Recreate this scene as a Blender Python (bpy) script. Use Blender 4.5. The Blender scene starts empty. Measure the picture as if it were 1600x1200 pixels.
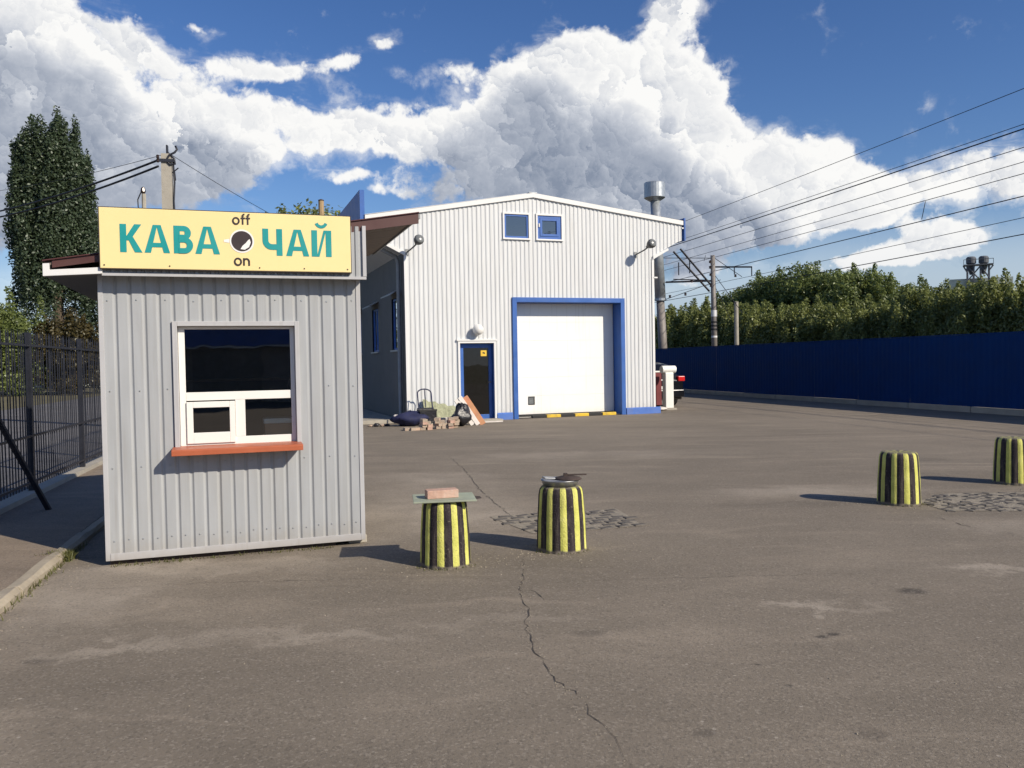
import bpy, math, random
import numpy as np
from mathutils import Vector, Matrix
random.seed(7); RNG = np.random.default_rng(7)
R = math.radians
S = bpy.context.scene
COL = S.collection

# ------------------------------------------------------------------ camera
PITCH, ROLL, CAMH = R(1.52), R(1.0), 1.6
fw = Vector((0, math.cos(PITCH), -math.sin(PITCH)))
r0 = Vector((1, 0, 0)); u0 = r0.cross(fw)
rv = r0*math.cos(ROLL) - u0*math.sin(ROLL)
uv = u0*math.cos(ROLL) + r0*math.sin(ROLL)
cam = bpy.data.cameras.new('camera'); camo = bpy.data.objects.new('camera', cam); COL.objects.link(camo)
cam.sensor_width = 36; cam.lens = 36*1290/1600; cam.clip_end = 3000; cam.clip_start = .05
m = Matrix.Identity(4)
for i in range(3):
    m[i][0] = rv[i]; m[i][1] = uv[i]; m[i][2] = -fw[i]
m[2][3] = CAMH
camo.matrix_world = m
S.camera = camo

# ------------------------------------------------------------------ sky, sun, exposure
SUN_EL = R(32); SUN_AZ = math.atan2(.81, -.585)           # clockwise from +Y
SD = Vector((math.sin(SUN_AZ)*math.cos(SUN_EL), math.cos(SUN_AZ)*math.cos(SUN_EL), math.sin(SUN_EL)))
SKY_STRENGTH = .10
S.view_settings.view_transform = 'Standard'; S.view_settings.look = 'None'
S.view_settings.exposure = 0.1; S.view_settings.gamma = 1
S.view_settings.use_curve_mapping = False
sun = bpy.data.lights.new('sun', 'SUN'); suno = bpy.data.objects.new('sun', sun); COL.objects.link(suno)
sun.energy = 4.8; sun.angle = R(.53); sun.color = (1, .90, .755)
suno.rotation_euler = SD.to_track_quat('Z', 'Y').to_euler(); suno.location = (30, -20, 30)

CLOUDS = [(-0.611,0.277,0.134,0.107,1.10),(-0.511,0.313,0.087,0.057,0.90),(-0.447,0.334,0.069,0.038,0.75),(-0.478,0.252,0.115,0.058,0.90),(-0.394,0.306,0.039,0.032,0.45),(-0.355,0.280,0.061,0.033,0.75),(-0.343,0.237,0.075,0.036,0.95),(-0.532,0.190,0.074,0.040,0.60),(-0.585,0.103,0.032,0.039,0.50),(-0.272,0.265,0.064,0.031,0.90),(-0.199,0.276,0.067,0.027,0.85),(-0.129,0.271,0.069,0.026,0.90),(-0.079,0.282,0.035,0.027,0.50),(-0.384,0.211,0.073,0.029,0.50),(0.006,0.326,0.047,0.037,0.95),(0.068,0.338,0.054,0.037,1.00),(0.106,0.343,0.035,0.027,0.50),(0.158,0.303,0.068,0.047,0.90),(0.051,0.273,0.101,0.062,1.00),(-0.026,0.264,0.054,0.046,0.70),(0.143,0.248,0.106,0.054,1.00),(0.224,0.254,0.066,0.038,0.90),(0.267,0.215,0.058,0.037,0.95),(0.081,0.211,0.131,0.039,0.70),(0.218,0.324,0.021,0.027,0.55),(0.182,0.371,0.030,0.032,0.85),(0.212,0.390,0.033,0.023,0.90),(0.159,0.357,0.030,0.019,0.45),(0.338,0.217,0.041,0.026,0.70),(0.371,0.200,0.047,0.033,0.95),(0.430,0.177,0.045,0.027,0.90),(0.324,0.179,0.063,0.031,0.95),(0.498,0.186,0.066,0.023,0.75),(0.556,0.173,0.050,0.026,0.75),(0.467,0.113,0.049,0.021,0.80),(0.498,0.127,0.036,0.022,1.00),(0.436,0.110,0.038,0.014,0.60),(0.231,0.168,0.081,0.026,0.90),(0.267,0.137,0.087,0.021,0.75),(0.350,0.099,0.103,0.016,0.70),(0.200,0.099,0.074,0.023,0.60),(0.609,0.132,0.057,0.025,0.70),(-0.313,0.329,0.040,0.016,0.80),(-0.264,0.328,0.030,0.010,0.58),(-0.227,0.339,0.033,0.011,0.62),(-0.194,0.346,0.028,0.008,0.52),(-0.339,0.361,0.022,0.009,0.60),(-0.359,0.363,0.015,0.007,0.50),(-0.086,0.329,0.038,0.014,0.62),(-0.051,0.338,0.022,0.009,0.45),(-0.129,0.337,0.024,0.009,0.50),(-0.145,0.363,0.020,0.010,0.80),(-0.116,0.306,0.038,0.008,0.50),(-0.171,0.225,0.041,0.009,0.58),(-0.149,0.211,0.045,0.007,0.48),(-0.201,0.219,0.022,0.008,0.40),(-0.073,0.214,0.062,0.027,0.35),(0.127,0.198,0.137,0.026,0.55),(-0.479,0.187,0.103,0.034,0.70),(-0.533,0.157,0.051,0.027,0.50),(-0.429,0.228,0.076,0.035,0.50),(0.288,0.168,0.086,0.027,0.70),(0.254,0.336,0.015,0.009,0.40),(0.247,0.310,0.016,0.008,0.35),(0.229,0.354,0.012,0.009,0.35),(0.391,0.160,0.086,0.022,0.75),(0.533,0.204,0.035,0.013,0.30),(0.449,0.141,0.031,0.011,0.35),(0.316,0.137,0.056,0.015,0.35),(-0.533,0.342,0.051,0.040,0.50)]

class NT:
    """small helper to wire nodes"""
    def __init__(s, tree): s.t = tree
    def n(s, typ, **kw):
        nd = s.t.nodes.new(typ)
        for k, v in kw.items(): setattr(nd, k, v)
        return nd
    def put(s, sock, v):
        if v is None: return
        if hasattr(v, 'is_linked'): s.t.links.new(v, sock)
        else: sock.default_value = v
    def math(s, op, a, b=None, c=None, clamp=False):
        nd = s.n('ShaderNodeMath', operation=op, use_clamp=clamp)
        for i, v in enumerate((a, b, c)): s.put(nd.inputs[i], v)
        return nd.outputs[0]
    def vmath(s, op, a, b=None, c=None):
        nd = s.n('ShaderNodeVectorMath', operation=op)
        for i, v in enumerate((a, b, c)): s.put(nd.inputs[i], v)
        return nd.outputs['Value'] if op in ('DOT_PRODUCT', 'LENGTH', 'DISTANCE') else nd.outputs[0]
    def noise(s, vec, scale, detail=4, rough=.55, dist=0., dim='3D'):
        nd = s.n('ShaderNodeTexNoise', noise_dimensions=dim)
        s.put(nd.inputs['Vector'], vec); nd.inputs['Scale'].default_value = scale
        nd.inputs['Detail'].default_value = detail; nd.inputs['Roughness'].default_value = rough
        nd.inputs['Distortion'].default_value = dist
        return nd
    def ramp(s, fac, stops):
        nd = s.n('ShaderNodeValToRGB'); s.put(nd.inputs[0], fac)
        e = nd.color_ramp.elements
        while len(e) < len(stops): e.new(.5)
        for el, (p, c) in zip(e, stops):
            el.position = p; el.color = tuple(c)+(1,) if len(c) == 3 else c
        return nd.outputs[0]
    def maprange(s, v, a, b, c=0, d=1, smooth=False):
        nd = s.n('ShaderNodeMapRange'); nd.interpolation_type = 'SMOOTHSTEP' if smooth else 'LINEAR'
        s.put(nd.inputs[0], v)
        for i, x in enumerate((a, b, c, d)): s.put(nd.inputs[i+1], x)
        return nd.outputs[0]
    def mix(s, fac, a, b, blend='MIX'):
        nd = s.n('ShaderNodeMix', data_type='RGBA', blend_type=blend)
        s.put(nd.inputs[0], fac)
        for sock, v in ((nd.inputs[6], a), (nd.inputs[7], b)):
            s.put(sock, tuple(v)+(1,) if isinstance(v, tuple) and len(v) == 3 else v)
        return nd.outputs[2]

def cloud_low(blobs):
    """large shapes: the cumulus banks in view, broken cumulus of the same kind elsewhere"""
    g = bpy.data.node_groups.new('cloud_low', 'ShaderNodeTree')
    g.interface.new_socket('Dir', in_out='INPUT', socket_type='NodeSocketVector')
    g.interface.new_socket('Low', in_out='OUTPUT', socket_type='NodeSocketFloat')
    t = NT(g); gi = t.n('NodeGroupInput'); go = t.n('NodeGroupOutput')
    d = t.vmath('NORMALIZE', gi.outputs[0])
    sp = t.n('ShaderNodeSeparateXYZ'); g.links.new(d, sp.inputs[0])
    az = t.math('ARCTAN2', sp.outputs[0], sp.outputs[1]); el = t.math('ARCSINE', sp.outputs[2])
    cb = t.n('ShaderNodeCombineXYZ'); g.links.new(az, cb.inputs[0]); g.links.new(el, cb.inputs[1])
    warp = t.noise(d, 10, 3, .55)
    w = t.vmath('MULTIPLY_ADD', warp.outputs['Color'], (.06, .05, 0), (-.03, -.025, 0))
    p = t.vmath('ADD', cb.outputs[0], w)
    acc = None
    for cx, cy, rx, ry, wt in blobs:
        q = t.vmath('MULTIPLY_ADD', p, (1/rx, 1/ry, 0), (-cx/rx, -cy/ry, 0))
        e = t.math('POWER', math.exp(-1), t.vmath('DOT_PRODUCT', q, q))
        acc = t.math('MULTIPLY', e, wt) if acc is None else t.math('MULTIPLY_ADD', e, wt, acc)
    acc = t.math('MINIMUM', acc, 1.15)
    q = t.vmath('MULTIPLY_ADD', cb.outputs[0], (1/.95, 1/.55, 0), (0, -.2/.55, 0))
    out = t.math('SUBTRACT', 1., t.math('EXPONENT', t.math('MULTIPLY', t.math('POWER', t.vmath('DOT_PRODUCT', q, q), 3.), -1.)))
    lo = t.noise(t.vmath('MULTIPLY', d, (1, 1, 2.2)), 2.6, 3, .5)
    gen = t.maprange(lo.outputs[0], .56, .72, 0, 1.0)
    g.links.new(t.math('MULTIPLY_ADD', gen, out, acc), go.inputs['Low'])
    return g
def cloud_mid():
    """billows: two sizes of rounded puffs, each lit on its sunward side"""
    g = bpy.data.node_groups.new('cloud_mid', 'ShaderNodeTree')
    g.interface.new_socket('Dir', in_out='INPUT', socket_type='NodeSocketVector')
    g.interface.new_socket('Mid', in_out='OUTPUT', socket_type='NodeSocketFloat')
    g.interface.new_socket('Puff', in_out='OUTPUT', socket_type='NodeSocketFloat')
    t = NT(g); gi = t.n('NodeGroupInput'); go = t.n('NodeGroupOutput')
    d = t.vmath('NORMALIZE', gi.outputs[0])
    w = t.noise(d, 24, 5, .6); dw = t.vmath('ADD', d, t.vmath('MULTIPLY_ADD', w.outputs['Color'], (.075, .075, .075), (-.037, -.037, -.037)))
    f = t.noise(d, 9, 3, .5)
    mid = t.math('MULTIPLY_ADD', f.outputs[0], .8, -.40); puff = None
    for sc, amp, pw in ((13, .62, .85), (34, .36, .5), (85, .16, .22)):
        v = t.n('ShaderNodeTexVoronoi', feature='F1'); g.links.new(dw, v.inputs['Vector']); v.inputs['Scale'].default_value = sc
        mid = t.math('MULTIPLY_ADD', t.math('SUBTRACT', .42, v.outputs['Distance']), amp, mid)
        off = t.vmath('SUBTRACT', dw, v.outputs['Position'])
        q = t.math('MULTIPLY', t.vmath('DOT_PRODUCT', off, tuple(c*sc for c in SD)), pw)
        puff = q if puff is None else t.math('ADD', puff, q)
    g.links.new(mid, go.inputs['Mid']); g.links.new(puff, go.inputs['Puff']); return g

world = bpy.data.worlds.new('World'); S.world = world; world.use_nodes = True
wt = world.node_tree; wt.nodes.clear(); W = NT(wt)
sky = W.n('ShaderNodeTexSky', sky_type='NISHITA'); sky.sun_disc = False
sky.sun_elevation = SUN_EL; sky.sun_rotation = SUN_AZ; sky.altitude = 150
sky.air_density = 1.0; sky.dust_density = .3; sky.ozone_density = 3.5
tc = W.n('ShaderNodeTexCoord'); dirv = tc.outputs['Generated']
GL, GB, GM = cloud_low(CLOUDS), cloud_low([c for c in CLOUDS if c[2]*c[3] > .0019]), cloud_mid()
def dens(shift):
    v = dirv if shift == 0 else W.vmath('ADD', dirv, tuple(shift*c for c in SD))
    a = W.n('ShaderNodeGroup'); a.node_tree = GL if shift == 0 else GB; W.put(a.inputs[0], v)
    b = W.n('ShaderNodeGroup'); b.node_tree = GM; W.put(b.inputs[0], v)
    return a.outputs[0], b.outputs[0], b.outputs[1]
(l0, m0, pf), (l2, m2, _p) = dens(0), dens(.075)
fine = W.noise(dirv, 30, 9, .64, .25)
D0 = W.math('ADD', W.math('ADD', l0, m0), W.math('MULTIPLY_ADD', fine.outputs[0], 1.0, -.50-.40))
D2 = W.math('SUBTRACT', W.math('MULTIPLY_ADD', m2, .45, l2), .16)
cov = W.maprange(D0, -.04, .32, 0, 1, True)
wisp = W.noise(W.vmath('MULTIPLY', dirv, (1, 1, 2.4)), 14, 6, .6, .6)
soft = W.math('MULTIPLY', W.maprange(D0, -.36, .15, 0, .6, True), W.maprange(wisp.outputs[0], .40, .66, 0, 1, True))
cov = W.math('MAXIMUM', cov, soft)
tau = W.math('MULTIPLY', W.math('MULTIPLY_ADD', W.math('MAXIMUM', D0, 0), .22, W.math('MAXIMUM', D2, 0)), 1.12)
lit = W.math('EXPONENT', W.math('MULTIPLY', tau, -1.))
lit = W.math('ADD', lit, W.math('MULTIPLY', pf, W.maprange(wisp.outputs[0], .35, .65, .08, .42)))
lit = W.math('ADD', lit, W.math('MULTIPLY_ADD', fine.outputs[0], .25, -.13))
ccol = W.ramp(lit, [(0.12, (.24, .285, .375)), (.34, (.40, .44, .52)), (.58, (.60, .63, .69)), (.92, (.95, .945, .93))])
sep = W.n('ShaderNodeSeparateXYZ'); wt.links.new(dirv, sep.inputs[0])
hs = W.n('ShaderNodeHueSaturation'); wt.links.new(sky.outputs[0], hs.inputs['Color']); hs.inputs['Saturation'].default_value = 1.2; hs.inputs['Hue'].default_value = .512
bsky = W.n('ShaderNodeBackground'); wt.links.new(hs.outputs[0], bsky.inputs[0]); bsky.inputs[1].default_value = SKY_STRENGTH
bcl = W.n('ShaderNodeBackground'); wt.links.new(ccol, bcl.inputs[0]); bcl.inputs[1].default_value = .95
far = W.maprange(sep.outputs[2], .17, .02, 0, .85, True)         # distant cloud deck seen edge-on above the horizon
ccol = W.mix(W.math('MULTIPLY', far, W.math('MULTIPLY_ADD', cov, -.72, 1.)), ccol, (.25, .35, .53))
cov = W.math('MAXIMUM', cov, W.math('MULTIPLY', far, .95))
wt.links.new(ccol, bcl.inputs[0])
above = W.maprange(sep.outputs[2], -.04, -.02, 0, 1)
mx = W.n('ShaderNodeMixShader'); W.put(mx.inputs[0], W.math('MULTIPLY', cov, above))
wt.links.new(bsky.outputs[0], mx.inputs[1]); wt.links.new(bcl.outputs[0], mx.inputs[2])
wo = W.n('ShaderNodeOutputWorld'); wt.links.new(mx.outputs[0], wo.inputs[0])
world.cycles.sampling_method = 'NONE'
S.cycles.use_adaptive_sampling = True; S.cycles.adaptive_threshold = .015; S.cycles.max_bounces = 6; S.cycles.diffuse_bounces = 3; S.cycles.glossy_bounces = 3; S.cycles.transmission_bounces = 4; S.cycles.transparent_max_bounces = 8; S.cycles.sample_clamp_indirect = 6.

# ------------------------------------------------------------------ materials
MATS = {}
def mat(name, col, rough=.6, metal=0., var=.12, vscale=3., bump=0., bscale=40., spec=.5, stretch=(1, 1, 1), dirt=None, dirt_amt=.0, dscale=2.):
    if name in MATS: return MATS[name]
    M = bpy.data.materials.new(name); M.use_nodes = True; nt = M.node_tree; t = NT(nt)
    b = nt.nodes['Principled BSDF']; b.inputs['Roughness'].default_value = rough
    b.inputs['Metallic'].default_value = metal; b.inputs['Specular IOR Level'].default_value = spec
    tcn = t.n('ShaderNodeTexCoord'); mp = t.n('ShaderNodeMapping'); nt.links.new(tcn.outputs['Object'], mp.inputs[0])
    mp.inputs['Scale'].default_value = stretch
    ns = t.noise(mp.outputs[0], vscale, 5, .6)
    lo = tuple(c*(1-var) for c in col); hi = tuple(min(1, c*(1+var)) for c in col)
    c = t.ramp(ns.outputs[0], [(.3, lo), (.7, hi)])
    if dirt:
        dn = t.noise(mp.outputs[0], dscale, 6, .65)
        c = t.mix(t.maprange(dn.outputs[0], .48, .75, 0, dirt_amt), c, dirt)
    nt.links.new(c, b.inputs['Base Color'])
    rr = t.maprange(ns.outputs[0], .3, .7, max(0, rough-.07), min(1, rough+.07)); nt.links.new(rr, b.inputs['Roughness'])
    if bump:
        bn = t.noise(tcn.outputs['Object'], bscale, 4, .6)
        bp = t.n('ShaderNodeBump'); bp.inputs['Strength'].default_value = bump; bp.inputs['Distance'].default_value = .02
        nt.links.new(bn.outputs[0], bp.inputs['Height']); nt.links.new(bp.outputs[0], b.inputs['Normal'])
    MATS[name] = M
    return M

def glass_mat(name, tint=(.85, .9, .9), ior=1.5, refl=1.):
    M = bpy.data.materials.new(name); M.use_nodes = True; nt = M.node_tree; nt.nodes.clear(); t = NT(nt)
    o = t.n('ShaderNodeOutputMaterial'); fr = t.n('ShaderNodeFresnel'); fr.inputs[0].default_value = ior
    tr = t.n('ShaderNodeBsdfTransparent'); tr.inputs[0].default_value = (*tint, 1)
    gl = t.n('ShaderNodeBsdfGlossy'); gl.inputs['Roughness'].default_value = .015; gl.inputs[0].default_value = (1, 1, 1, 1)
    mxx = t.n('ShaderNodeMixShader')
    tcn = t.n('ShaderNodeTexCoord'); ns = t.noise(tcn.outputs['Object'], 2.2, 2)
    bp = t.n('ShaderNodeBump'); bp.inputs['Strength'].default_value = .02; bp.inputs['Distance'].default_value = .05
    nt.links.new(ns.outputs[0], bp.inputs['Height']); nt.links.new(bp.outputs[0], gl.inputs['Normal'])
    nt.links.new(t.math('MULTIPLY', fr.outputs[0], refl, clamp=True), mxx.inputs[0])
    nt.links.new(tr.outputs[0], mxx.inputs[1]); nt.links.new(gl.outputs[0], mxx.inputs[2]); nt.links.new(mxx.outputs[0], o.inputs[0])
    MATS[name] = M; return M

def leaf_mat(name, dark, light, trans=.35):
    M = bpy.data.materials.new(name); M.use_nodes = True; nt = M.node_tree; nt.nodes.clear(); t = NT(nt)
    o = t.n('ShaderNodeOutputMaterial'); at = t.n('ShaderNodeAttribute', attribute_name='tint')
    tcn = t.n('ShaderNodeTexCoord'); ns = t.noise(tcn.outputs['Object'], .8, 3)
    f = t.math('ADD', t.math('MULTIPLY', at.outputs['Fac'], .75), t.math('MULTIPLY_ADD', ns.outputs[0], .7, -.22), clamp=True)
    c = t.ramp(f, [(0., dark), (1., light)])
    d = t.n('ShaderNodeBsdfDiffuse'); tl = t.n('ShaderNodeBsdfTranslucent'); gl = t.n('ShaderNodeBsdfGlossy'); gl.inputs['Roughness'].default_value = .45
    nt.links.new(c, d.inputs[0]); nt.links.new(c, tl.inputs[0]); gl.inputs[0].default_value = (.8, .85, .8, 1)
    a = t.n('ShaderNodeMixShader'); a.inputs[0].default_value = trans; nt.links.new(d.outputs[0], a.inputs[1]); nt.links.new(tl.outputs[0], a.inputs[2])
    b = t.n('ShaderNodeMixShader'); b.inputs[0].default_value = .04; nt.links.new(a.outputs[0], b.inputs[1]); nt.links.new(gl.outputs[0], b.inputs[2])
    nt.links.new(b.outputs[0], o.inputs[0]); MATS[name] = M; return M

BLUE = (.035, .12, .40)
mat('kiosk_sheet', (.372, .386, .395), .45, .0, .06, 2.5, stretch=(6, 6, .6), dirt=(.30, .285, .25), dirt_amt=.28, dscale=1.6)
mat('kiosk_trim', (.46, .46, .465), .38, .0, .05, 3)
mat('hall_sheet', (.63, .645, .645), .45, .0, .04, 1.5, stretch=(5, 5, .5), dirt=(.48, .46, .41), dirt_amt=.25, dscale=.8)
mat('white_trim', (.74, .74, .72), .45, .0, .04, 2, dirt=(.5, .48, .44), dirt_amt=.25)
mat('white_plastic', (.80, .79, .74), .35, .0, .03, 2, dirt=(.60, .57, .50), dirt_amt=.15)
mat('door_white', (.84, .84, .80), .45, .0, .02, 1)
mat('brown_metal', (.085, .030, .026), .5, .0, .2, 4, dirt=(.05, .03, .025), dirt_amt=.5)
mat('soffit_brown', (.20, .16, .13), .7, .0, .2, 3, stretch=(1, 6, 1))
mat('soffit_shade', (.12, .12, .12), .7, .0, .15, 3)  # shade under the kiosk eave put into the colour, darker than the trim
mat('terracotta', (.43, .115, .050), .45, .0, .08, 5)
mat('sign_yellow', (.86, .70, .33), .4, .0, .025, 1.5)
mat('sign_teal', (.010, .29, .285), .45, .0, .04, 4)
mat('sign_dark', (.035, .022, .022), .5, .0, .1, 4)
mat('sign_white', (.85, .82, .78), .4, .0, .03, 4)
mat('blue_paint', BLUE, .42, .0, .10, 2.5, dirt=(.10, .16, .32), dirt_amt=.35)
mat('blue_plinth', (.075, .17, .50), .5, .0, .10, 3, dirt=(.22, .23, .30), dirt_amt=.4)
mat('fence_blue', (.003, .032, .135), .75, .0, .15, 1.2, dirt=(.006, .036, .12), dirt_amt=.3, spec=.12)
mat('black_metal', (.016, .018, .026), .5, .0, .25, 5)
mat('dark_interior', (.10, .085, .075), .9, .0, .3, 2)
mat('wood_inside', (.30, .19, .12), .6, .0, .15, 4)
mat('galv', (.42, .45, .47), .42, .55, .12, 6)
mat('grey_paint', (.27, .28, .28), .5, .1, .15, 5)
mat('side_shade_grey', (.13, .13, .125), .7, .0, .15, 1.5, dirt=(.08, .08, .08), dirt_amt=.4)  # hall side wall: its shade is put into the base colour
mat('pole_steel', (.22, .20, .18), .6, .1, .2, 3, dirt=(.16, .10, .07), dirt_amt=.4)
mat('concrete', (.38, .35, .29), .9, .0, .18, 4, bump=.25, bscale=30, dirt=(.22, .2, .17), dirt_amt=.5)
mat('wood_pole', (.36, .25, .13), .85, .0, .2, 6, stretch=(4, 4, .5), bump=.2)
mat('wire', (.012, .012, .015), .6, .0, .1, 2)
mat('brick_pink', (.52, .33, .25), .9, .0, .22, 9, bump=.4, bscale=60, dirt=(.55, .48, .40), dirt_amt=.6, dscale=12)
mat('brick_grey', (.42, .34, .26), .9, .0, .25, 9, bump=.4, bscale=60, dirt=(.45, .18, .10), dirt_amt=.5, dscale=8)
mat('board_green', (.32, .36, .27), .7, .0, .15, 6, dirt=(.2, .19, .15), dirt_amt=.5)
mat('pan_metal', (.33, .34, .35), .38, .7, .15, 8)
mat('rust', (.06, .042, .035), .8, .1, .35, 12, bump=.3)
mat('bag_black', (.018, .018, .022), .35, .0, .3, 6, bump=.5, bscale=14)
mat('bag_navy', (.012, .016, .06), .75, .0, .3, 6, bump=.4, bscale=12)
mat('mesh_green', (.30, .31, .20), .9, .0, .3, 14, bump=.5, bscale=30)
mat('board_white', (.62, .58, .53), .7, .0, .15, 5)
mat('board_orange', (.42, .20, .09), .7, .0, .3, 5, dirt=(.5, .08, .07), dirt_amt=.9, dscale=3)
mat('maroon', (.16, .028, .030), .5, .0, .15, 3)
mat('car_paint', (.012, .013, .016), .2, .3, .1, 2)
mat('tyre', (.012, .012, .012), .9, .0, .2, 6)
mat('tail_red', (.55, .02, .02), .15, .0, .1, 8)
mat('rim', (.4, .4, .42), .3, .8, .1, 3)
mat('hazard_yellow', (.75, .50, .03), .6, .0, .15, 5, dirt=(.15, .13, .1), dirt_amt=.6, dscale=8)
mat('hazard_black', (.02, .02, .02), .7, .0, .2, 5)
mat('cobble', (.105, .093, .078), .85, .0, .35, 3.2, bump=.35, bscale=45, dirt=(.26, .235, .2), dirt_amt=.5, dscale=9)
mat('joint', (.27, .235, .18), .95, .0, .3, 14, bump=.6, bscale=50)
mat('crack', (.065, .055, .046), 1., .0, .4, 20)
mat('kerbstone', (.37, .32, .24), .9, .0, .18, 5, bump=.35, bscale=30, dirt=(.25, .21, .16), dirt_amt=.6)
mat('bark', (.085, .065, .045), .95, .0, .3, 6, bump=.4)
mat('factory', (.10, .11, .125), .7, .1, .25, .8)
mat('pale_panel', (.50, .54, .45), .85, .0, .12, 1.2, dirt=(.35, .37, .3), dirt_amt=.5)
mat('lamp_white', (.75, .74, .70), .3, .0, .04, 4)
mat('lamp_dark', (.09, .09, .09), .5, .1, .15, 5)
mat('lamp_glass', (.16, .17, .17), .25, .0, .2, 5)
mat('cardboard', (.42, .27, .17), .8, .0, .1, 5)
mat('yellow_paint', (.75, .48, .04), .5, .0, .1, 5)
mat('insulator', (.05, .035, .03), .25, .0, .1, 5)
mat('dry_grass', (.34, .29, .12), .9, .0, .3, 20)
mat('dark_brick', (.34, .31, .28), .9, .0, .2, 2)
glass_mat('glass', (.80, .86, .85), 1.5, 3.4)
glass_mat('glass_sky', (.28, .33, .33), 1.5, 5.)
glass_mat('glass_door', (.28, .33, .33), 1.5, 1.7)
leaf_mat('leaf_poplar', (.040, .062, .034), (.085, .118, .060), .35)
leaf_mat('leaf_row', (.10, .125, .035), (.32, .35, .11), .45)
leaf_mat('leaf_row_b', (.085, .115, .034), (.26, .31, .09), .45)
leaf_mat('leaf_olive', (.040, .034, .012), (.105, .080, .025), .3)
leaf_mat('leaf_grass', (.10, .11, .03), (.38, .33, .14), .3)

def ground_mat(name, base, grains=True, stains=(), dust=(), warm=(.30, .25, .19)):
    M = bpy.data.materials.new(name); M.use_nodes = True; nt = M.node_tree; t = NT(nt)
    b = nt.nodes['Principled BSDF']; b.inputs['Specular IOR Level'].default_value = .25
    tcn = t.n('ShaderNodeTexCoord'); P = tcn.outputs['Object']
    big = t.noise(P, .16, 5, .6, .4); mid = t.noise(P, 1.1, 6, .62, .3); fine = t.noise(P, 38, 3, .7)
    swirl = t.noise(t.vmath('MULTIPLY', P, (.5, 1.6, 1)), .55, 6, .6, 1.2)
    c = t.ramp(big.outputs[0], [(.3, tuple(x*.82 for x in base)), (.7, tuple(x*1.14 for x in base))])
    c = t.mix(t.maprange(mid.outputs[0], .5, .8, 0, .42), c, warm)
    c = t.mix(t.maprange(swirl.outputs[0], .54, .78, 0, .5), c, tuple(x*1.25 for x in warm))
    c = t.mix(t.maprange(swirl.outputs[0], .46, .26, 0, .5), c, tuple(x*.62 for x in base))
    trk = t.noise(t.vmath('MULTIPLY', t.vmath('ADD', P, t.vmath('MULTIPLY', big.outputs['Color'], (3., 3., 0))), (.35, 2.6, 1)), .9, 4, .6)
    c = t.mix(t.maprange(trk.outputs[0], .56, .74, 0, .38), c, tuple(x*1.35 for x in warm))
    c = t.mix(t.maprange(trk.outputs[0], .42, .28, 0, .35), c, tuple(x*.6 for x in base))
    def spots(lst, edge):
        acc = None
        wp = t.noise(P, 2.2, 5, .65)
        pw = t.vmath('ADD', P, t.vmath('MULTIPLY_ADD', wp.outputs['Color'], (.5*edge, .5*edge, 0), (-.25*edge, -.25*edge, 0)))
        for (x, y, rx, ry, wgt) in lst:
            q = t.vmath('MULTIPLY_ADD', pw, (1/rx, 1/ry, 0), (-x/rx, -y/ry, 0))
            e = t.math('EXPONENT', t.math('MULTIPLY', t.math('POWER', t.vmath('DOT_PRODUCT', q, q), 2.), -1.))
            acc = t.math('MULTIPLY', e, wgt) if acc is None else t.math('MULTIPLY_ADD', e, wgt, acc)
        return acc
    if dust:
        f = t.math('MULTIPLY', spots(dust, 2.2), t.maprange(mid.outputs[0], .30, .62, .25, 1.15))
        c = t.mix(t.math('MINIMUM', f, .85), c, (.40, .345, .275))
    if stains:
        f = t.math('MULTIPLY', spots(stains, .25), t.maprange(fine.outputs[0], .3, .6, .6, 1.))
        c = t.mix(t.math('MINIMUM', f, .8), c, (.045, .040, .036))
    if grains:
        v = t.n('ShaderNodeTexVoronoi', feature='F1'); nt.links.new(P, v.inputs['Vector']); v.inputs['Scale'].default_value = 85
        sv = t.n('ShaderNodeSeparateColor'); nt.links.new(v.outputs['Color'], sv.inputs[0])
        c = t.mix(t.maprange(sv.outputs[0], .74, 1., 0, .34), c, (.42, .37, .30))
        c = t.mix(t.maprange(sv.outputs[1], .70, 1., 0, .36), c, (.06, .055, .048))
        pb = t.n('ShaderNodeTexVoronoi', feature='F1'); nt.links.new(P, pb.inputs['Vector']); pb.inputs['Scale'].default_value = 9
        sp2 = t.n('ShaderNodeSeparateColor'); nt.links.new(pb.outputs['Color'], sp2.inputs[0])
        near = t.maprange(pb.outputs['Distance'], .10, .05, 0, 1)
        c = t.mix(t.math('MULTIPLY', near, t.maprange(sp2.outputs[2], .78, .9, 0, .6)), c, (.46, .41, .34))
    c = t.mix(t.maprange(fine.outputs[0], .3, .7, 0, .14), c, tuple(x*.55 for x in base))
    nt.links.new(c, b.inputs['Base Color']); b.inputs['Roughness'].default_value = .93
    bp = t.n('ShaderNodeBump'); bp.inputs['Strength'].default_value = .4; bp.inputs['Distance'].default_value = .010
    gn = t.noise(P, 70, 3, .7); h = t.math('ADD', gn.outputs[0], t.math('MULTIPLY', mid.outputs[0], 1.2))
    nt.links.new(h, bp.inputs['Height']); nt.links.new(bp.outputs[0], b.inputs['Normal'])
    MATS[name] = M; return M

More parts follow.
